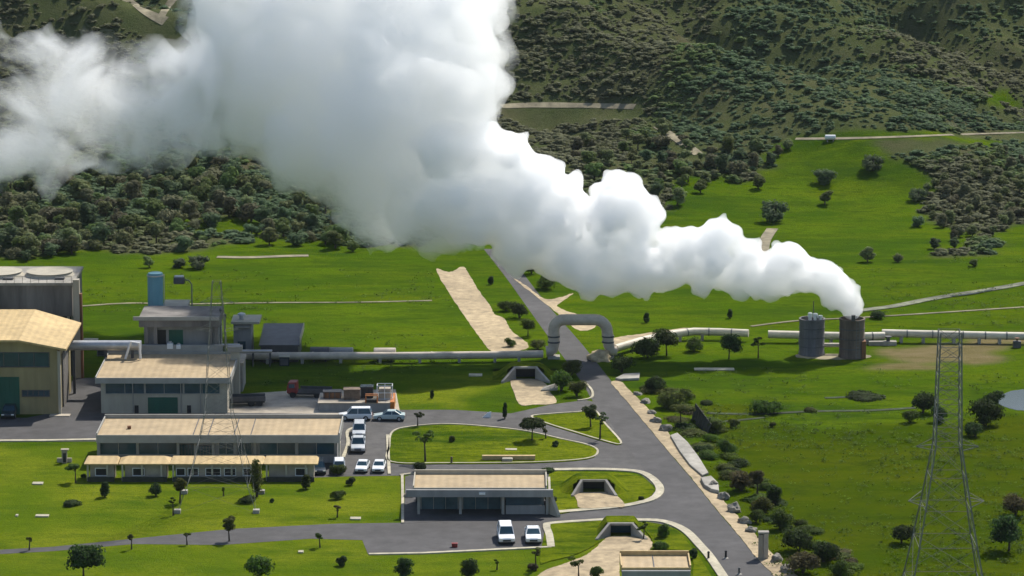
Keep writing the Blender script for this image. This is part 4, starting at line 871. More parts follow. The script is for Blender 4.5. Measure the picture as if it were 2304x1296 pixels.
# ------------------------------------------------------------------ vehicles
def car_mesh(kind, paint, label, loc, rz, sc=1.0, group=None):
    o = empty('pickup_truck' if kind == 'pickup' else 'car', loc, label, 'pickup' if kind == 'pickup' else 'car', group, rz); o.scale = (sc, sc, sc)
    # front towards -Y; profiles in (y, z)
    lower = [(-2.2, .35), (-2.28, .55), (-2.2, .78), (-1.15, .95), (2.1, .98), (2.22, .8), (2.2, .4), (2.0, .3), (-2.0, .3)]
    if kind == 'sedan': cab = [(-1.05, .93), (-.35, 1.40), (.85, 1.42), (1.65, .96)]
    elif kind == 'pickup': cab = [(-1.0, .93), (-.45, 1.62), (.75, 1.65), (.95, .96)]
    else: cab = [(-1.15, .93), (-.55, 1.66), (1.95, 1.68), (2.15, .95)]
    mb = MB(); mb.profile_x(lower, -.86, .86); body = mb.build('body', M[paint], o, True, bevel=.09)
    n = len(cab); vs = [(-.80 if z < 1 else -.64, y, z) for y, z in cab] + [(.80 if z < 1 else .64, y, z) for y, z in cab]
    fs = [tuple(range(n))[::-1], tuple(range(n, 2 * n))] + [(i, (i + 1) % n, n + (i + 1) % n, n + i) for i in range(n)]
    g = MB().add(vs, fs).build('glasshouse', M['glass'], o)
    bb = bmesh.new(); bb.from_mesh(g.data); bmesh.ops.recalc_face_normals(bb, faces=bb.faces); bb.to_mesh(g.data); bb.free()
    t = MB(); (ya, za), (yb, zb) = cab[1], cab[2]
    t.add([(-.67, ya - .03, za - .03), (.67, ya - .03, za - .03), (.67, yb + .04, zb - .03), (-.67, yb + .04, zb - .03), (-.60, ya + .08, za + .06), (.60, ya + .08, za + .06), (.60, yb - .06, zb + .06), (-.60, yb - .06, zb + .06)], [(0,3,2,1),(4,5,6,7),(0,1,5,4),(1,2,6,5),(2,3,7,6),(3,0,4,7)])
    t.build('roof', M[paint], o, bevel=.03)
    for s in (-1, 1):
        for (y0, z0), (y1, z1) in ((cab[0], cab[1]), (cab[3], cab[2])) + ((((.35, .95), (.35, za)),) if kind != 'pickup' else ()): MB().tube([(s * .81, y0, z0), (s * .655, y1, z1)], .045, 5).build('pillar', M[paint], o)
    if kind == 'pickup': MB().box(-.68, .68, 1.0, 2.05, .99, 1.01).build('bed', M['black'], o); MB().box(-.86, -.72, .98, 2.18, .985, 1.22).box(.72, .86, .98, 2.18, .985, 1.22).box(-.719, .719, 2.06, 2.18, .985, 1.22).build('bed_side', M[paint], o)
    for s in (-1, 1):
        for y in (-1.4, 1.4):
            w = MB().tube([(s * .68, y, .34), (s * .90, y, .34)], .34, 16).build('wheel', M['rubber'], o); MB().tube([(s * .901, y, .34), (s * .915, y, .34)], .2, 12).build('rim', M['silver'], w)
        MB().box(s * .62 - .18, s * .62 + .18, -2.31, -2.2, .6, .75).build('headlight', M['lamp'], o, bevel=.02); MB().box(s * .66 - .12, s * .66 + .12, 2.19, 2.26, .65, .85).build('tail_light', M['red'], o)
    MB().box(-.42, .42, -2.32, -2.24, .45, .62).build('grille', M['black'], o)
    return o
PI = math.pi
Lk = 'cars parked around the plant'
car_mesh('suv', 'wcar', 'white off-road car parked nose-out on the lower lane, with a pale bonnet and tall cabin', G(1138, 1215), .06, .98, Lk)
car_mesh('sedan', 'wcar', 'white car parked beside the kerb corner, casting a dark shadow', G(1199, 1215), .03, .95, Lk)
car_mesh('suv', 'wcar', 'white car parked closest to the ochre kiosk row, half behind a bush', G(763, 1056), PI + .05, .8, Lk)
car_mesh('sedan', 'wcar', 'white car in the middle of the three parked by the lawn edge', G(816, 1058), -.08, .78, Lk)
car_mesh('sedan', 'wcar', 'white car nearest the long pale kerb in the car park', G(853, 1058), -.05, .78, Lk)
car_mesh('suv', 'dcar', 'dark car parked at the end of the ochre kiosk row', G(718, 1062), .1, .8, Lk)
car_mesh('pickup', 'gcar', 'grey pickup with pale roof beside the office end wall, in front', G(806, 1012), 0.02, .95, Lk)
car_mesh('suv', 'gcar', 'grey car with pale roof behind the pickup at the office end wall', G(808, 979), 0.02, .9, Lk)
car_mesh('suv', 'wcar', 'white car parked side-on against the platform, nearer the office roof', G(800, 944), -PI / 2, .9, Lk)
car_mesh('sedan', 'tcar', 'teal and white low car parked side-on by the lane at the platform end', G(877, 945), -PI / 2 - .05, .85, Lk)
car_mesh('sedan', 'dcar', 'dark car with bright headlamps parked by the ochre hall door', G(22, 936), .02, .95, Lk)
Pv = on_terrain(1868, 316)
o = empty('water_tank', Pv, 'tiny white water tank lying beside the distant hillside track', 'tank')
MB().tube([(-.9, 0, .55), (-.85, 0, .55), (.85, 0, .55), (.9, 0, .55)], [.3, .42, .42, .3], 16).build('shell', M['white'], o, True)
for q in (-.5, .5): MB().box(q - .08, q + .08, -.4, .4, -.2, .25).build('cradle', M['concrete'], o)
# loading platform with trucks and plant
Yp_ = yr(926); zp = zr(906, Yp_); x0, x1 = xc(717, Yp_), xc(878, Yp_)
lp = empty('loading_platform', ((x0 + x1) / 2, Yp_, 0), 'grey loading platform with a pale edge and orange end', 'platform'); hw = (x1 - x0) / 2
MB().box(-hw, hw, 0, 5.5, 0, zp - .12).build('base', M['grey'], lp); MB().box(-hw - .1, hw + .1, -.12, 5.6, zp - .118, zp).build('edge', M['paleconc'], lp); MB().box(hw + .002, hw + .5, -.1, 5, 0, zp + .1).build('end_plate', M['orange'], lp)
def truck(loc, rz, cabm, label, load='box', sc=1.0):
    o = empty('truck', loc, label, 'truck', None, rz); o.scale = (sc,) * 3
    MB().box(-1.0, 1.0, -3.3, 3.2, .55, .8).build('chassis', M['black'], o)
    c_ = MB().profile_x([(-3.5, .7), (-3.55, 1.5), (-3.3, 2.45), (-2.0, 2.5), (-1.9, .7)], -1.05, 1.05).build('cab', M[cabm], o, bevel=.1)
    MB().add([(-.92, -3.56, 1.55), (.92, -3.56, 1.55), (.86, -3.37, 2.3), (-.86, -3.37, 2.3)], [(0, 1, 2, 3)]).build('windscreen', M['glass'], c_)
    for s in (-1, 1):
        MB().box(s * 1.06 - .012, s * 1.06 + .012, -3.2, -2.3, 1.55, 2.2).build('side_window', M['glass'], c_)
        for y in (-2.6, 1.2, 2.4): MB().tube([(s * .72, y, .5), (s * 1.05, y, .5)], .5, 16).build('wheel', M['rubber'], o)
        MB().box(s * .75 - .15, s * .75 + .15, -3.62, -3.54, .9, 1.1).build('headlight', M['lamp'], o)
    if load == 'flat': MB().box(-1.1, 1.1, -1.7, 3.3, .802, 1.05).box(-1.1, -1.02, -1.7, 3.3, 1.052, 1.5).box(1.02, 1.1, -1.7, 3.3, 1.052, 1.5).build('bed', M['dgrey'], o)
    else: MB().box(-1.12, 1.12, -1.7, 3.3, .802, 2.3).build('cargo_box', M[load], o, bevel=.08)
    return o
zz = lambda px, py, z: Vector((xc(px, yr(py, z), z), yr(py, z), z))
truck(G(546, 912), -PI / 2 + .1, 'dcar', 'dark flatbed truck parked beside the workshop corner', 'flat', .85)
truck(G(698, 893), -PI / 2 - .1, 'red', 'red-fronted flatbed truck in the storage yard behind the platform', 'flat', .8)
def crate(px, py, z, w, h, mat, label, name='crate', cat='crate', lid='dgrey'):
    P = zz(px, py, z); s = scale_at(P.y); o = empty(name, P, label, cat); ww = w / s / 2; hh = h / s
    MB().box(-ww, ww, -.7, .7, 0, hh * .88).build('body', M[mat], o, bevel=.05); MB().box(-ww - .06, ww + .06, -.76, .76, hh * .88 + .002, hh).build('lid', M[lid], o)
    mb = MB()
    for k in range(4): xx = -ww + .1 + (2 * ww - .2) * k / 3; mb.box(xx - .05, xx + .05, -.78, -.702, .02, hh * .86)
    mb.build('batten', M[lid], o); return o
crate(792, 897, zp, 36, 24, 'brown', 'brown covered crate on the loading platform', lid='brown')
crate(748, 894, zp, 40, 16, 'rust', 'low rusty brown crate at the left end of the loading platform')
crate(826, 893, zp, 28, 26, 'black', 'black machine casing between brown crate and white frame', 'machine', 'machine', 'dcar')
P = zz(866, 897, zp); o = empty('caged_tank', P, 'white caged tank at the right end of the loading platform', 'tank'); s = scale_at(P.y); ww = 17 / s; hh = 32 / s
MB().box(-ww * .8, ww * .8, -.6, .6, .1, hh * .8).build('tank', M['paleconc'], o, bevel=.12)
mb = MB()
for x in (-ww, 0, ww):
    for y in (-.7, .7): mb.tube([(x, y, 0), (x, y, hh)], .05, 5)
for z_ in (.1, hh * .5, hh):
    for y in (-.7, .7): mb.tube([(-ww, y, z_), (ww, y, z_)], .05, 5)
for x in (-ww, ww):
    for z_ in (.1, hh): mb.tube([(x, -.7, z_), (x, .7, z_)], .05, 5)
mb.build('cage', M['white'], o)
P = zz(836, 905, zp); o = empty('gantry', P, 'orange steel frame standing at the platform edge', 'frame'); s = scale_at(P.y); ww = 13 / s; hh = 17 / s
MB().tube([(-ww, -.4, 0), (-ww, -.4, hh), (ww, -.4, hh), (ww, -.4, 0)], .09, 6).build('front_hoop', M['orange'], o); MB().tube([(-ww, .4, 0), (-ww, .4, hh), (ww, .4, hh), (ww, .4, 0)], .09, 6).build('rear_hoop', M['orange'], o); MB().box(-ww, ww, -.3, .3, .05, hh * .4).build('engine', M['black'], o, bevel=.04)
# ------------------------------------------------------------------ trees and plants
def quads(P, N, size, rs, asp=.7):
    """leaf faces: centres P, rough normals N"""
    n = len(P); N = N + rs.normal(0, .55, (n, 3)); N /= np.linalg.norm(N, axis=1)[:, None] + 1e-9
    T = rs.normal(0, 1, (n, 3)); T -= N * (T * N).sum(1)[:, None]; T /= np.linalg.norm(T, axis=1)[:, None] + 1e-9
    B = np.cross(N, T); s = size * rs.uniform(.6, 1.3, (n, 1))
    V = np.stack([P - T * s, P - B * s * asp, P + T * s, P + B * s * asp], 1)
    return V.reshape(-1, 3), np.arange(n * 4).reshape(n, 4)
_ico = {}
def ico(sub):
    if sub not in _ico:
        b = bmesh.new(); bmesh.ops.create_icosphere(b, subdivisions=sub, radius=1); b.verts.ensure_lookup_table()
        _ico[sub] = (np.array([v.co[:] for v in b.verts]), np.array([[v.index for v in f.verts] for f in b.faces])); b.free()
    return _ico[sub]
def clump_geo(clumps, per, size, rs, core=.7):
    Vs, Fs, k = [], [], 0
    for c_, r in clumps:
        c_ = np.array(c_); r = np.array(r, float)
        d = rs.normal(0, 1, (per, 3)); d /= np.linalg.norm(d, axis=1)[:, None]; d[:, 2] = np.where(d[:, 2] < -.5, -d[:, 2], d[:, 2])
        V, F = quads(c_ + d * r * rs.uniform(.72, 1.12, (per, 1)), d / r, size, rs); Vs.append(V); Fs.append(F + k); k += len(V)
        if core:
            iv, jf = ico(1); V = c_ + iv * r * core * (1 + rs.uniform(-.15, .15, (len(iv), 1))); Vs.append(V)
            Fs.append(np.concatenate([jf, jf[:, :1]], 1) + k); k += len(V)
    return np.concatenate(Vs), np.concatenate(Fs)
def to_mesh(name, V, F, mats, mi=None):
    me = bpy.data.meshes.new(name); fs = [tuple(dict.fromkeys(f)) for f in F.tolist()]
    me.from_pydata(V.tolist(), [], fs)
    for m_ in (mats if isinstance(mats, list) else [mats]): me.materials.append(m_)
    if mi is not None: me.polygons.foreach_set('material_index', mi)
    me.update(); return me
def crown_clumps(kind, h, w, rs):
    """clumps for a tree of height h and crown width w"""
    out = []
    if kind == 'round':
        for k in range(9): a = rs.uniform(0, 6.28); q = rs.uniform(.1, .62) * w / 2; z = h * rs.uniform(.42, .84); s = w * rs.uniform(.2, .3); out.append(((q * math.cos(a), q * math.sin(a), z), (s, s, s * rs.uniform(.7, .95))))
    elif kind == 'dome':
        for k in range(11): a = rs.uniform(0, 6.28); q = rs.uniform(.0, .6) * w / 2; z = h * rs.uniform(.22, .8); s = w * rs.uniform(.19, .3) * (1.1 - .35 * z / h); out.append(((q * math.cos(a), q * math.sin(a), z), (s, s, s * rs.uniform(.7, .95))))
    elif kind == 'umbrella':
        for k in range(11): a = rs.uniform(0, 6.28); q = rs.uniform(.1, .75) * w / 2; z = h * (.8 - .16 * (q / (w / 2)) ** 2 + rs.uniform(-.05, .08)); s = w * rs.uniform(.15, .22); out.append(((q * math.cos(a), q * math.sin(a), z), (s, s, s * .55)))
    elif kind == 'sparse':
        for k in range(6): a = rs.uniform(0, 6.28); q = rs.uniform(.25, .8) * w / 2; z = h * rs.uniform(.6, .95); s = w * rs.uniform(.12, .22); out.append(((q * math.cos(a), q * math.sin(a), z), (s, s, s * .6)))
    elif kind == 'column':
        for k in range(7): z = h * (.18 + .74 * k / 6); s = w / 2 * (1.0 - .55 * abs(k / 6 - .35)); out.append(((rs.uniform(-.1, .1) * w, rs.uniform(-.1, .1) * w, z), (s, s, h * .12)))
    elif kind == 'bush':
        for k in range(8): a = rs.uniform(0, 6.28); q = rs.uniform(.0, .6) * w / 2; s = w * rs.uniform(.2, .32); z = min(s * .7 + h * rs.uniform(0, .45), h - s * .6); sz = min(s * .85, h * .5); out.append(((q * math.cos(a), q * math.sin(a), max(min(z, h - sz), sz * .5)), (s, s, sz)))
    return out
def trunk_mb(kind, h, clumps, rs):
    mb = MB(); r = max(.07, h * .028)
    if kind == 'bush':
        for c_, s in clumps[:4]: mb.tube([(c_[0] * .1, c_[1] * .1, 0), (c_[0] * .5, c_[1] * .5, c_[2] * .5), c_], [r, r * .7, r * .3], 5)
        return mb
    zf = {'round': .45, 'umbrella': .55, 'sparse': .6, 'column': .8}[kind] * h
    b_ = (rs.uniform(-.04, .04) * h, rs.uniform(-.04, .04) * h, zf); mb.tube([(0, 0, 0), (b_[0] * .4, b_[1] * .6, zf * .5), b_], [r * 1.4, r, r * .75], 7)
    if kind != 'column':
        for c_, s in clumps: m_ = [(b_[i] + c_[i]) / 2 + (rs.uniform(-.05, .05) * h if i < 2 else .02 * h) for i in range(3)]; mb.tube([b_, m_, c_], [r * .6, r * .4, r * .15], 5)
    return mb
def tree(px, py, hpx, wpx, kind, mat, label, seed, cat='tree', name=None, group=None, per=None, leaf=None, terr=False):
    P = on_terrain(px, py) if terr else G(px, py); s = scale_at(P.y); h, w = hpx / s, wpx / s; rs = np.random.RandomState(seed)
    cl = crown_clumps(kind, h, w, rs); o = empty(name or ('shrub' if kind == 'bush' else 'tree'), P, label, cat, group)
    area = sum(c_[1][0] ** 2 for c_ in cl) / len(cl); lf = leaf or max(.09, w * .036); V, F = clump_geo(cl, per or (110 if kind == 'sparse' else 230), lf, rs, .0 if kind == 'sparse' else .6)
    me = to_mesh('crown', V, F, M['near_' + mat]); c_ = bpy.data.objects.new('crown', me); COL.objects.link(c_); c_.parent = o
    t = trunk_mb(kind, h, cl, rs).build('trunk' if kind != 'bush' else 'stem', M['bark'], o); return o
T = [(957, 1040, 72, 58, 'sparse', 'leaf', 'thin-stemmed tree with ragged flat crown on the oval lawn, facing the carport'), (1197, 992, 52, 72, 'umbrella', 'leaf2', 'dark umbrella-shaped tree casting a round shadow on the oval lawn'),
 (1018, 996, 20, 18, 'bush', 'leaf3', 'little shrub in the middle of the oval lawn'), (1228, 988, 26, 18, 'sparse', 'leaf3', 'leaning sapling on the oval lawn next to the umbrella-shaped tree'), (1250, 1006, 18, 16, 'bush', 'leaf2', 'small round shrub near the right tip of the oval lawn'),
 (1329, 962, 58, 40, 'round', 'leaf2', 'tall dark tree at the corner of main road and upper lane'), (1350, 990, 66, 34, 'sparse', 'leaf2', 'bare-trunked tree at the tip of the small roadside lawn'), (1136, 942, 36, 11, 'column', 'leaf2', 'narrow dark columnar tree on the upper lane edge'),
 (972, 896, 18, 9, 'column', 'leaf2', 'tiny dark sapling on the sunlit field'), (940, 960, 36, 26, 'sparse', 'leaf2', 'sapling with dark flat top at the lane between field and oval lawn'), (945, 1062, 24, 36, 'bush', 'leaf2', 'dark shrub at the rear left corner of the carport'), (1232, 1062, 10, 34, 'bush', 'leaf2', 'low dark shrub at the rear right corner of the carport'),
 (188, 1306, 74, 96, 'round', 'leaf2', 'large dark spreading tree at the bottom left'), (583, 1306, 66, 80, 'bush', 'leaf', 'dense rounded bush at the bottom edge, below the lower lane bend'), (768, 1274, 32, 26, 'bush', 'leaf2', 'small oval bush below the lane corner'), (908, 1302, 66, 46, 'bush', 'leaf2', 'dark upright bush at the bottom, first right of the kerb corner'),
 (1056, 1302, 54, 50, 'bush', 'leaf2', 'squat dark bush at the bottom, below the red crate'), (1206, 1284, 60, 26, 'sparse', 'leaf3', 'thin sapling below the two white cars'), (1198, 1282, 14, 28, 'bush', 'leaf4', 'low brown shrub at the foot of the thin sapling'), (1118, 1282, 26, 14, 'sparse', 'leaf', 'tiny sapling between squat bush and thin sapling'),
 (1302, 1300, 46, 44, 'sparse', 'leaf', 'leafy plant at the bottom edge of the pale apron'), (1340, 1306, 50, 36, 'bush', 'leaf', 'leafy plant next to the gatehouse wall at the bottom edge'), (66, 1238, 34, 18, 'sparse', 'leaf3', 'sapling by the far left end of the lower lane'), (296, 1236, 36, 20, 'sparse', 'leaf3', 'sapling where the lower lane narrows'),
 (421, 1226, 30, 18, 'sparse', 'leaf', 'sapling on the lane edge below the kiosk lawn'), (516, 1218, 60, 34, 'round', 'leaf3', 'round-crowned young tree beside the lower lane'), (720, 1232, 34, 24, 'sparse', 'leaf', 'sapling on the bottom lawn left of the lane corner'), (170, 1086, 46, 46, 'umbrella', 'leaf', 'small spreading tree at the left end of the kiosk row'),
 (160, 1136, 12, 56, 'bush', 'leaf2', 'flat dark shrub on the lawn below the spreading tree'), (188, 1075, 14, 14, 'bush', 'leaf2', 'tiny shrub by the wall of the first kiosk'), (236, 1118, 34, 22, 'column', 'leaf2', 'slim dark shrub in front of the first kiosk'), (352, 1116, 30, 36, 'bush', 'leaf2', 'slanting dark shrub in front of the hipped kiosk'),
 (405, 1132, 66, 34, 'round', 'leaf3', 'upright olive tree in front of the longest kiosk, left end'), (390, 1160, 46, 18, 'sparse', 'leaf', 'dark sapling out on the lawn below the longest kiosk'), (556, 1130, 14, 46, 'bush', 'leaf2', 'low dark shrub below the tall tree at the kiosk gap'), (578, 1118, 84, 30, 'column', 'leaf3', 'tall narrow tree at the gap right of the longest kiosk'),
 (503, 1116, 22, 12, 'sparse', 'leaf', 'tiny sapling in front of the longest kiosk'), (612, 1130, 12, 10, 'bush', 'leaf2', 'very small shrub right of the low dark shrub'), (688, 1100, 32, 22, 'column', 'leaf', 'slim shrub in front of the last kiosk'), (762, 1068, 22, 40, 'bush', 'leaf', 'bright shrub hiding the nose of a parked car'),
 (790, 1092, 26, 24, 'bush', 'leaf2', 'dark shrub on the lawn edge of the car park'), (760, 1122, 18, 40, 'bush', 'leaf', 'low shrub on the lawn below the car park'), (759, 1164, 28, 20, 'sparse', 'leaf4', 'brownish sapling on the lawn above the lower lane'), (1448, 1216, 44, 34, 'sparse', 'leaf', 'airy shrub on the corner lawn'), (1490, 1210, 40, 36, 'bush', 'leaf', 'bright green shrub on the corner lawn'),
 (1562, 1256, 36, 26, 'bush', 'leaf2', 'dark shrub at the end of the gatehouse'), (1486, 1236, 16, 40, 'bush', 'leaf', 'low shrub behind the gatehouse roof'), (1240, 1128, 12, 26, 'bush', 'leaf2', 'dark low shrub by the carport buttress'), (1442, 1126, 12, 14, 'bush', 'leaf2', 'tiny shrub at the round tip of the kerbed lawn'),
 (1284, 846, 44, 46, 'bush', 'leaf3', 'olive bush beside the road under the arch'), (1262, 880, 50, 60, 'bush', 'leaf', 'large mixed bush between shaded culvert and road'), (1298, 892, 36, 46, 'bush', 'leaf3', 'sunlit bush on the small kerbed corner by the road'), (1168, 716, 46, 50, 'bush', 'leaf2', 'dark bush on the verge left of the upper main road'), (1140, 700, 22, 48, 'bush', 'leaf', 'low bush beside the gravel strip, higher up'),
 (1188, 756, 42, 40, 'round', 'leaf', 'small tree on the verge between gravel strip and road'), (1210, 786, 20, 44, 'bush', 'leaf3', 'low bush at the left foot of the arch'), (1150, 780, 20, 30, 'bush', 'leaf', 'little bush on the bank below the gravel strip'), (1104, 640, 18, 14, 'column', 'leaf2', 'small dark bush on the verge high up the main road'), (1196, 616, 46, 36, 'column', 'leaf', 'upright bush at the edge of the steam beside the road'),
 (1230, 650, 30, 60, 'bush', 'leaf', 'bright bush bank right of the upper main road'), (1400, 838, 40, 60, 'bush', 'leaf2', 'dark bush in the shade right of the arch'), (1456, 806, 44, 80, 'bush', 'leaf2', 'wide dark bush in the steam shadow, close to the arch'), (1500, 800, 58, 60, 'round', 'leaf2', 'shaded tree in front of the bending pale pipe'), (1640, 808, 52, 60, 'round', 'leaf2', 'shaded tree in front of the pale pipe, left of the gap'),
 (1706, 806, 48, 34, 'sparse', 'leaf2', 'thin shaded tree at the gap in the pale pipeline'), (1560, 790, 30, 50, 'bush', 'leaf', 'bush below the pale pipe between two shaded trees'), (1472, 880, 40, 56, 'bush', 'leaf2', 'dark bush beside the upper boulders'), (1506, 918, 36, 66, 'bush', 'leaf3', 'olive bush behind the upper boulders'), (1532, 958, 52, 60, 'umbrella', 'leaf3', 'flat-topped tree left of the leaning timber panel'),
 (1540, 906, 30, 50, 'bush', 'leaf', 'bright bush above the leaning timber panel'), (1648, 1066, 14, 54, 'bush', 'leaf2', 'low dark shrub in rough grass above the broken slab'), (1668, 1104, 56, 66, 'bush', 'leaf4', 'brownish bush beside the broken slab'), (1704, 1116, 70, 40, 'round', 'leaf4', 'reddish-brown small tree in the rough grass'), (1742, 1136, 64, 44, 'bush', 'leaf2', 'dark bush right of the reddish-brown tree'),
 (1716, 1158, 40, 60, 'bush', 'leaf3', 'olive bush behind the largest boulder'), (1754, 1190, 50, 64, 'bush', 'leaf', 'bush in rough grass behind the gate pillar'), (1700, 1176, 30, 40, 'bush', 'leaf', 'small bush between boulders and gate pillar'), (1800, 1240, 52, 84, 'bush', 'leaf2', 'wide dark bush below right of the gate pillar'), (1852, 1264, 46, 76, 'bush', 'leaf2', 'dark spreading bush further right at the bottom'),
 (1806, 1290, 44, 80, 'bush', 'leaf4', 'brown-green bush at the bottom next to the last boulder'), (1890, 1300, 50, 60, 'bush', 'leaf', 'bush at the bottom edge, rightmost of the roadside ones'), (2028, 1222, 40, 74, 'bush', 'leaf2', 'dark bush at the left leg of the pylon'), (2270, 1240, 80, 90, 'round', 'leaf2', 'dark tree at the right edge beside the pylon'), (2284, 1160, 50, 70, 'bush', 'leaf4', 'brownish bush at the right edge above the dark tree'),
 (2076, 930, 46, 74, 'bush', 'leaf2', 'dark thicket bush left of the pylon waist'), (2110, 950, 36, 50, 'bush', 'leaf2', 'smaller dark bush close to the pylon waist'), (2048, 950, 26, 44, 'bush', 'leaf', 'rounded bright bush in front of the thicket'), (2216, 958, 66, 84, 'bush', 'leaf2', 'big dark bush beside the pond'), (2234, 914, 34, 50, 'bush', 'leaf2', 'dark bush at the water edge of the pond'), (2196, 982, 30, 56, 'bush', 'leaf2', 'low dark bush below the big one near the pond'),
 (1726, 928, 26, 76, 'bush', 'leaf', 'square-cut hedge block on the green meadow'), (1590, 910, 9, 44, 'bush', 'leaf2', 'low dark shrub line beside the hedge block'), (1940, 894, 9, 100, 'bush', 'leaf2', 'long low dark shrub on the meadow below the silencers'), (1826, 926, 9, 34, 'bush', 'leaf3', 'tiny dark shrub on the meadow ditch line'), (1652, 962, 22, 28, 'bush', 'leaf3', 'olive shrub alone in the rough meadow'), (1738, 962, 12, 18, 'bush', 'leaf3', 'small olive shrub further right in the rough meadow'),
 (1634, 1022, 36, 54, 'bush', 'leaf', 'soft green bush in the rough meadow beside the long drain slab'), (1608, 974, 30, 40, 'bush', 'leaf', 'soft bush right behind the leaning timber panel'), (1978, 716, 16, 44, 'bush', 'leaf2', 'dark bush by the dirt track behind the silencers'), (1642, 716, 20, 12, 'column', 'leaf2', 'small dark conifer behind the bending pale pipe'), (1454, 726, 22, 14, 'column', 'leaf2', 'lone dark conifer on the bank near the arch')]
for i, t_ in enumerate(T):
    n_ = len(t_[6].split()); tree(*t_[:7], seed=100 + i, cat='shrub' if t_[4] == 'bush' else 'tree')
weeds = []
for i_ in range(46):
    t_ = i_ / 45; q = np.random.RandomState(1300 + i_); cx = np.interp(t_, [0, .35, .7, 1], [1432, 1560, 1700, 1880]); cy = np.interp(t_, [0, .35, .7, 1], [874, 1010, 1166, 1296])
    off = q.uniform(8, 74); weeds.append((cx + off, cy - off * .12 + q.uniform(-6, 6), q.uniform(8, 17), q.uniform(40, 80), q.choice(['leaf', 'leaf3', 'leaf5', 'leaf2', 'leaf4'])))
for i_, (a_, b_, h_, w_, m_) in enumerate(weeds): tree(a_, b_, h_, w_, 'bush', m_, 'low green shrub among the weeds bordering the gravel shoulder', 1400 + i_, cat='shrub', name='roadside_shrub', group='low shrubs along the gravel shoulder', per=120)
# ------------------------------------------------------------------ the wooded hills
VAR = []
for i in range(10):
    rs = np.random.RandomState(500 + i); kind = ['dome', 'bush', 'dome', 'bush', 'dome'][i % 5]; h, w = (1.0, .95) if kind != 'bush' else (.75, 1.0)
    cl = crown_clumps(kind, h, w, rs); V, F = clump_geo(cl, 44, .06, rs, .72)
    mats = ['leaf', 'leaf2', 'leaf3', 'leaf4', 'leaf', 'leaf2', 'leaf3', 'leaf3', 'leaf2', 'leaf4']
    mb = MB().tube([(0, 0, -.1), (0, 0, .5)], [.045, .025], 6); n0 = len(V)
    V = np.concatenate([V, np.array(mb.v)]); Fl = [tuple(dict.fromkeys(f)) for f in F.tolist()]
    me = bpy.data.meshes.new('tree'); me.from_pydata(V.tolist(), [], Fl + [tuple(n0 + k for k in f) for f in mb.f])
    me.materials.append(M[mats[i]]); me.materials.append(M['bark']); me.polygons.foreach_set('material_index', [0] * len(Fl) + [1] * len(mb.f)); me.update(); VAR.append(me)
rs = np.random.RandomState(77)
placed = []
def hill_tree(px, py, size, var, label, group):
    P = on_terrain(px, py); s = scale_at(P.y)
    o = bpy.data.objects.new('hill_tree', VAR[var]); COL.objects.link(o); o.location = P - Vector((0, 0, .1)); h = size / s
    o.scale = (h * rs.uniform(.9, 1.2), h * rs.uniform(.9, 1.2), h * rs.uniform(.8, 1.05)); o.rotation_euler = (0, 0, rs.uniform(0, 6.28)); tag(o, label, 'tree', group); placed.append((P.x, P.y, h))
# trees one can pick out
named = [(668, 552, 48, 1, 'square-looking dark tree on the meadow slope under the steam'), (478, 512, 60, 1, 'broad dark tree at the top of the sunlit clearing'), (566, 528, 44, 8, 'dark tree on the upper edge of the clearing'), (606, 552, 50, 7, 'grey-green tree in the clearing, left of the square-looking one'), (336, 602, 36, 0, 'upright green tree just behind the blue tank'),
         (402, 602, 42, 1, 'dark tree at the field edge right of the blue tank'), (448, 604, 54, 8, 'widest dark tree at the field edge right of the blue tank'), (412, 566, 60, 1, 'tall dark tree at the left side of the clearing'), (794, 566, 34, 4, 'dark tree at the foot of the slope where steam touches the field'), (60, 588, 34, 5, 'dark tree peeking over the cooling tower'), (20, 570, 70, 5, 'large dark tree at the left edge above the cooling tower'),
         (150, 560, 70, 8, 'dark tree mass on the slope above the cooling tower'), (1742, 500, 70, 8, 'large grey-green tree standing at the head of the gravel track'), (1706, 424, 36, 4, 'tree on the right meadow above the grey-green one'), (1856, 414, 64, 1, 'wide dark tree in the centre of the right meadow'), (1856, 460, 44, 0, 'small tree with a shadow, just below the wide dark one'), (1964, 384, 50, 8, 'dark tree on the upper right meadow'),
         (2066, 452, 44, 8, 'dark tree at the left border of the brown scrub'), (2064, 510, 40, 1, 'dark tree on the meadow below the brown scrub border'), (2102, 560, 34, 5, 'first of two dark bushes under the brown scrub'), (2148, 558, 28, 5, 'second, smaller dark bush under the brown scrub'), (2186, 546, 14, 5, 'tiny dark bush right of the two under the scrub'), (1524, 462, 52, 7, 'round grey tree at the bright plume top'), (1576, 434, 40, 0, 'green tree at the corner of the right meadow'), (1660, 394, 46, 3, 'brownish tree over the upper corner of the right meadow'),
         (2192, 600, 26, 4, 'faint tree on the low right meadow'), (1952, 590, 44, 7, 'olive tree on the lower right meadow'), (2020, 590, 30, 6, 'pale olive tree right of the olive one')]
for a in named: hill_tree(*a, group='single trees on the slopes')
regions = [([(0, 585), (0, 400), (120, 395), (300, 375), (460, 370), (560, 400), (640, 450), (760, 480), (800, 560), (620, 560), (560, 512), (430, 515), (390, 545), (250, 560), (150, 578)], 150, 'tree in the dense wood on the left slope below the steam', 'trees of the left slope wood', 34, 62),
           ([(1480, 455), (1300, 400), (1270, 330), (1500, 300), (1700, 330), (1780, 330), (1715, 392), (1640, 402), (1550, 440)], 55, 'tree in the wood above the bright plume', 'trees of the middle slope wood', 26, 48),
           ([(2080, 420), (2304, 330), (2304, 500), (2200, 545), (2120, 540), (2090, 480)], 55, 'brown-green tree in the scrub at the right edge', 'trees of the right slope scrub', 24, 44)]
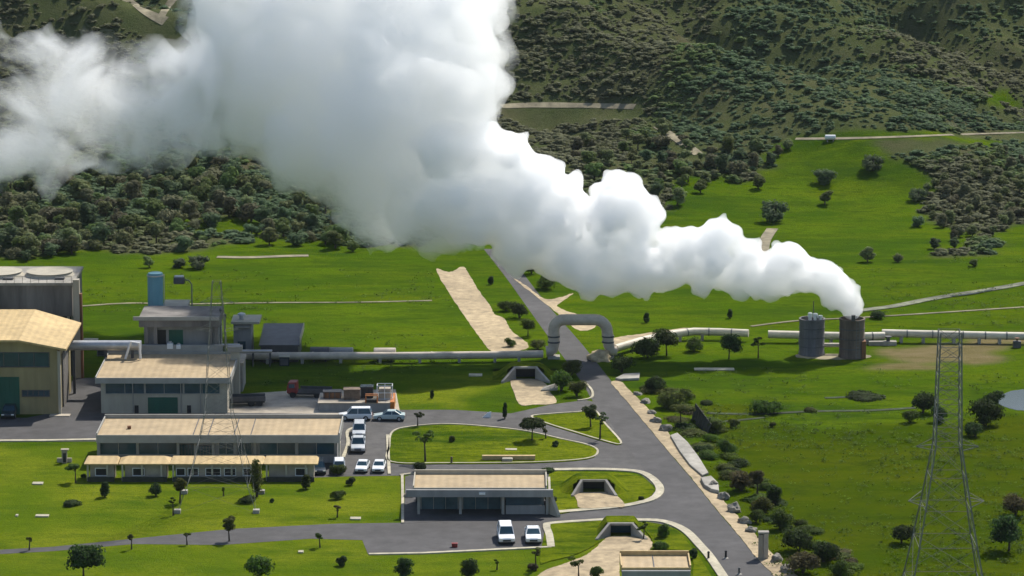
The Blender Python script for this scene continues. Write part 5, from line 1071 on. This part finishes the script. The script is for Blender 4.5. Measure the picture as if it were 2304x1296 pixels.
for poly, cnt, lab, grp, a, b_ in regions:
    pp = np.array(poly, float); k = 0; tries = 0
    while k < cnt and tries < cnt * 40:
        tries += 1; px = rs.uniform(pp[:, 0].min(), pp[:, 0].max()); py = rs.uniform(pp[:, 1].min(), pp[:, 1].max())
        if not inside(np.array([px]), np.array([py]), poly)[0]: continue
        P = on_terrain(px, py)
        if any((P.x - q[0]) ** 2 + (P.y - q[1]) ** 2 < 5 for q in placed): continue
        v_ = rs.choice([0, 2, 3, 6, 7, 9, 5, 4] if 'brown' not in lab else [2, 3, 6, 7, 9, 9, 3])
        hill_tree(px, py, rs.uniform(a, b_), int(v_), lab, grp); k += 1
# the mass of scrub that covers the hills
tv = []
for i in range(8):
    q = np.random.RandomState(900 + i); cl = crown_clumps('bush', .8, 1.0, q)[:5]; tv.append(clump_geo(cl, 14, .12, q, .85))
N = 105000
sx = rs.uniform(-150, 175, N); sy = rs.uniform(540, 830, N); sz = H(sx, sy)
fo, dr, rg = masks_at(sx, sy, sz); px, py = proj(sx, sy, sz)
pat = lumps(sx * 1.9 + 11, sy * 1.1 + 40); pat2 = lumps(sx * 4.3 + 70, sy * 2.6 - 15)
dens = .42 + .58 * smooth(-.75, .9, pat + .6 * pat2)
keep = fo & (px > -250) & (px < 2550) & (py > -260) & (rs.uniform(0, 1, N) < dens)
for tx, ty in TRACKS: keep &= ((sx - tx) / 2.0) ** 2 + ((sy - ty + 2.5) / 4.0) ** 2 > 1
Vs, Fs, Ms, k = [], [], [], 0
for x, y, z in zip(sx[keep], sy[keep], sz[keep]):
    V, F = tv[rs.randint(8)]; s = .9 + 1.9 * rs.uniform(0, 1) ** 3 + .5 * (y < 600); a = rs.uniform(0, 6.28); ca, sa = math.cos(a), math.sin(a)
    W = np.stack([(V[:, 0] * ca - V[:, 1] * sa) * s + x, (V[:, 0] * sa + V[:, 1] * ca) * s + y, V[:, 2] * s * rs.uniform(.35, .62) + z - .1], 1)
    Vs.append(W); Fs.append(F + k); k += len(W)
    t_ = float(lumps(np.array(x * 1.5 + 20), np.array(y * .9))) * .75 + rs.uniform(-.7, .7) - .9 * float(smooth(95, 125, x) * smooth(668, 700, y))
    Ms += [(3 if t_ > .75 else 2 if t_ > .15 else 0 if t_ > -.5 else 1)] * len(F)
V = np.concatenate(Vs).astype(np.float32); F = np.concatenate(Fs)
me = bpy.data.meshes.new('scrub'); tri = F[:, 3] == F[:, 0]; order = np.argsort(tri, kind='stable'); F = F[order]; mi = np.array(Ms)[order]; nt = int(tri.sum()); nq = len(F) - nt
li = np.concatenate([F[:nq].reshape(-1), F[nq:, :3].reshape(-1)]).astype(np.int32)
me.vertices.add(len(V)); me.vertices.foreach_set('co', V.reshape(-1)); me.loops.add(len(li)); me.loops.foreach_set('vertex_index', li)
me.polygons.add(len(F)); me.polygons.foreach_set('loop_start', np.concatenate([np.arange(nq) * 4, nq * 4 + np.arange(nt) * 3]).astype(np.int32))
me.update(calc_edges=True)
for q in ('leaf', 'leaf2', 'leaf3', 'leaf4'): me.materials.append(M[q])
me.polygons.foreach_set('material_index', mi.astype(np.int32)); me.update()
o = bpy.data.objects.new('scrub', me); COL.objects.link(o); tag(o, kind='stuff', label='dense dark scrub and bush covering the hills behind the plant')
# rough tussocks of the lower right meadow
N = 24000; gx = rs.uniform(-75, 80, N); gy = rs.uniform(318, 540, N); px, py = proj(gx, gy, gx * 0)
wv = lumps(gx * 3.3, gy * 3.3); FIELDS = ([(190, 610), (970, 610), (1080, 785), (690, 795), (660, 730), (190, 720)], [(1480, 845), (1900, 815), (2120, 845), (2330, 840), (2330, 930), (1800, 915), (1480, 905)], [(1960, 600), (2330, 560), (2330, 740), (1960, 740)], [(560, 815), (1130, 815), (1140, 850), (980, 855), (880, 880), (560, 870)])
inf = inside(px, py, FIELDS[0]) | inside(px, py, FIELDS[1]) | inside(px, py, FIELDS[2]) | inside(px, py, FIELDS[3])
keep = (inside(px, py, ROUGH) & (px < 2500) & (rs.uniform(0, 1, N) < .3 + .6 * smooth(-.3, .6, wv))) | (inf & (rs.uniform(0, 1, N) < .04 + .30 * smooth(.0, .8, wv))); keep &= ~inside(px, py, [(2225, 900), (2250, 870), (2500, 860), (2500, 940), (2260, 935)]); Vs, Fs, k = [], [], 0
for x, y in zip(gx[keep], gy[keep]):
    n_ = 9; q = rs.normal(0, .28, (n_, 3)); q[:, 2] = np.abs(q[:, 2]) * .5 + .12; V_, F_ = quads(np.array([x, y, 0]) + q, np.array([[0, 0, 1.]]) + q * .8, .13, rs); Vs.append(V_); Fs.append(F_ + k); k += len(V_)
me = bpy.data.meshes.new('tussock_grass'); mesh_np(me, np.concatenate(Vs), np.concatenate(Fs)); me.materials.append(M['near_leaf']); me.materials.append(M['near_leaf5'])
me.polygons.foreach_set('material_index', np.repeat(rs.randint(0, 2, len(me.polygons) // 9 + 1), 9)[:len(me.polygons)].astype(np.int32))
o = bpy.data.objects.new('tussock_grass', me); COL.objects.link(o); tag(o, kind='stuff', label='tussocky weeds in the rough meadow')
# ------------------------------------------------------------------ steam: hulls of scattering vapour
def steam_mat(name, dens, col=(1.0, 1.0, 1.0), aniso=0.0):
    m = bpy.data.materials.new(name); m.use_nodes = True
    n, l = m.node_tree.nodes, m.node_tree.links
    for x in list(n):
        if x.type != 'OUTPUT_MATERIAL': n.remove(x)
    o = n['Material Output']
    v = n.new('ShaderNodeVolumePrincipled'); v.inputs['Density'].default_value = dens
    v.inputs['Color'].default_value = (*col, 1); v.inputs['Anisotropy'].default_value = aniso
    l.new(v.outputs[0], o.inputs['Volume'])
    m.cycles.homogeneous_volume = True
    return m
def wisp_mat(name, dens, scale, lo, hi, rate):
    m = steam_mat(name, dens); m.cycles.homogeneous_volume = False; m.cycles.volume_step_rate = rate
    n, l = m.node_tree.nodes, m.node_tree.links
    v = [x for x in n if x.type == 'PRINCIPLED_VOLUME'][0]
    g = n.new('ShaderNodeNewGeometry'); z = n.new('ShaderNodeTexNoise'); z.inputs['Scale'].default_value = scale; z.inputs['Detail'].default_value = 4.5; z.inputs['Roughness'].default_value = 0.58; z.inputs['Distortion'].default_value = 0.6
    l.new(g.outputs['Position'], z.inputs['Vector'])
    r = n.new('ShaderNodeMapRange'); r.inputs['From Min'].default_value = lo; r.inputs['From Max'].default_value = hi; r.inputs['To Max'].default_value = dens
    l.new(z.outputs['Fac'], r.inputs['Value']); l.new(r.outputs[0], v.inputs['Density'])
    return m
PY0 = 468.5
def billows(puffs, seed, vox, rough_n=9, disp=0.35, grow=1.0, sub=0.42):
    """puffs: (column, row, radius in photograph pixels, depth offset m) -> vertices and faces of one closed hull"""
    rnd = random.Random(seed); sph = []
    for (px, py, r, dy) in puffs:
        p = zat(px, py, PY0 + dy); rr = r / scale_at(PY0 + dy) * grow
        sph.append((p, rr * 0.9))
        for k in range(rough_n):
            d = Vector((rnd.gauss(0, 1), rnd.gauss(0, 1), rnd.gauss(0, 1))).normalized()
            q = rr * sub * rnd.uniform(0.55, 1.15); c0 = p + d * (rr * 0.9 - q * 0.25)
            sph.append((c0, q))
            for k2 in range(3):
                e = (d + Vector((rnd.gauss(0, .7), rnd.gauss(0, .7), rnd.gauss(0, .7)))).normalized()
                q2 = q * rnd.uniform(0.35, 0.6); sph.append((c0 + e * q * 0.85, q2))
    Vs, Fs, k = [], [], 0
    for p, r in sph:
        V, F = ico(2 if r > 1.2 else 1); Vs.append(V * r + np.array(p)); Fs.append(F + k); k += len(V)
    me = bpy.data.meshes.new('t'); mesh_np(me, np.concatenate(Vs), np.concatenate(Fs))
    o = bpy.data.objects.new('t', me); COL.objects.link(o)
    def remesh(v): md = o.modifiers.new('r', 'REMESH'); md.mode = 'VOXEL'; md.voxel_size = v
    remesh(vox)
    for q, (sz, k) in enumerate(((3.0, 1.0), (1.0, .55), (.4, .22))):
        t = bpy.data.textures.new('billow', 'CLOUDS'); t.noise_scale = sz; t.noise_depth = 3
        md = o.modifiers.new('d', 'DISPLACE'); md.texture = t; md.texture_coords = 'GLOBAL'; md.strength = disp * 2.2 * k; md.mid_level = 0.5
    remesh(vox)
    ms = o.modifiers.new('s', 'SMOOTH'); ms.iterations = 2
    dg = bpy.context.evaluated_depsgraph_get(); ev = o.evaluated_get(dg)
    m2 = bpy.data.meshes.new_from_object(ev)
    bpy.data.objects.remove(o); bpy.data.meshes.remove(me)
    m2.polygons.foreach_set('use_smooth', [True]*len(m2.polygons))
    return m2
def steam_obj(name, me, mat_, parent=None):
    me.name = name; me.materials.clear(); me.materials.append(mat_)
    o = bpy.data.objects.new(name, me); COL.objects.link(o); o.parent = parent
    return o
# bright young plume over the silencers
PL_A = [(1918,698,24,0),(1902,668,36,0),(1878,642,42,0),(1850,622,48,-1),(1815,618,46,0),(1775,592,55,0),(1745,630,44,1),(1700,628,46,0),(1686,566,34,0),(1650,622,46,0),(1690,592,36,1),
 (1616,526,46,0),(1600,560,46,0),(1556,548,46,0),(1585,604,58,0),(1505,610,54,0),(1508,540,34,1),(1540,575,50,0),(1455,608,60,0),(1402,468,76,0),(1440,500,50,2),(1365,505,50,-1),(1402,530,66,1),(1405,590,62,0),
 (1340,602,62,0),(1296,590,72,0),(1290,490,42,0),(1268,440,52,0),(1250,530,80,0),(1215,395,56,0),(1235,460,66,0),(1200,480,84,0),(1190,545,70,0),(1140,358,72,0),(1090,345,60,0),(1130,440,92,0),
 (1080,380,70,2),(1080,480,84,0),(1045,345,48,-2),(980,345,48,-4),(1020,450,74,0)]
st = steam_obj('steam', billows(PL_A, 1, 0.30, 15, 0.32), steam_mat('steam_dense', 0.9, aniso=0.15))
tag(st, 'white steam billowing from the two silencers and drifting left over the plant', 'steam', None, 'stuff')
# tall grey-white body of the plume
PL_B = [(1000,500,80,-3),(940,470,86,-3),(1060,490,64,-4),(880,440,96,-1),(820,400,100,-1),(740,330,112,0),(860,360,115,-1),(800,280,155,1),(900,230,155,0),(1000,200,135,0),(1030,110,106,-1),(1040,250,90,-2),(1080,200,58,-5),
 (1126,190,36,-8),(660,280,108,3),(575,215,108,4),(600,150,130,4),(720,160,180,3),(860,110,185,2),(960,60,150,1),(545,60,112,4),(650,20,160,5),(800,0,190,4),(930,-60,180,3),(1000,-20,120,1),(560,-60,150,5),(720,-120,190,5),(480,280,60,4),(420,240,62,4),(500,180,86,4),(720,400,56,0),(800,470,50,-1),(850,505,40,-2)]
PL_B = [(a, b_, r, d + (16 if a < 700 else 11 if a < 900 else 0) + max(0, 250 - b_) * .045) for a, b_, r, d in PL_B]
b1 = steam_obj('billow', billows(PL_B, 2, 0.5, 14, 1.0), steam_mat('steam_body', 0.24, aniso=0.6), st)
# thin drifting veil at the left: broad faint shreds with smaller denser ones inside
PL_C = [(430,170,80,14),(400,250,90,14),(380,320,66,14),(440,130,56,14),(300,300,84,16),(240,150,96,16),(150,120,90,17),(110,210,104,18),(40,270,100,18),(170,300,104,18),(20,350,84,18),(90,360,76,17),(250,350,60,16),(-60,250,120,18),(330,120,60,16),(-30,130,80,18),(320,210,80,15)]
b2 = steam_obj('billow', billows(PL_C, 3, 0.7, 12, 1.1), wisp_mat('steam_veil', 0.42, 0.105, 0.46, 0.74, 0.16), st)
PL_D = [(420,140,60,12),(440,110,46,12),(400,200,62,12),(370,260,54,12),(430,300,56,12),(340,310,48,13),(380,150,50,13)]
b3 = steam_obj('billow', billows(PL_D, 4, 0.6, 12, 0.9), steam_mat('steam_shreds', 0.09), st)
b4 = steam_obj('billow', billows(PL_B, 2, 0.9, 12, 1.6, 1.12), wisp_mat('steam_fringe', 0.30, 0.16, 0.50, 0.72, 0.2), st)
# ------------------------------------------------------------------ air
m = bpy.data.materials.new('haze'); m.use_nodes = True
for x in list(m.node_tree.nodes):
    if x.type != 'OUTPUT_MATERIAL': m.node_tree.nodes.remove(x)
v = m.node_tree.nodes.new('ShaderNodeVolumePrincipled'); v.inputs['Density'].default_value = 0.000022; v.inputs['Color'].default_value = (0.80, 0.88, 1.0, 1)
m.node_tree.links.new(v.outputs[0], m.node_tree.nodes['Material Output'].inputs['Volume']); m.cycles.homogeneous_volume = True
o = MB().box(-3100, 3100, -1500, 3100, -12, 330).build('haze', m); tag(o, kind='stuff')
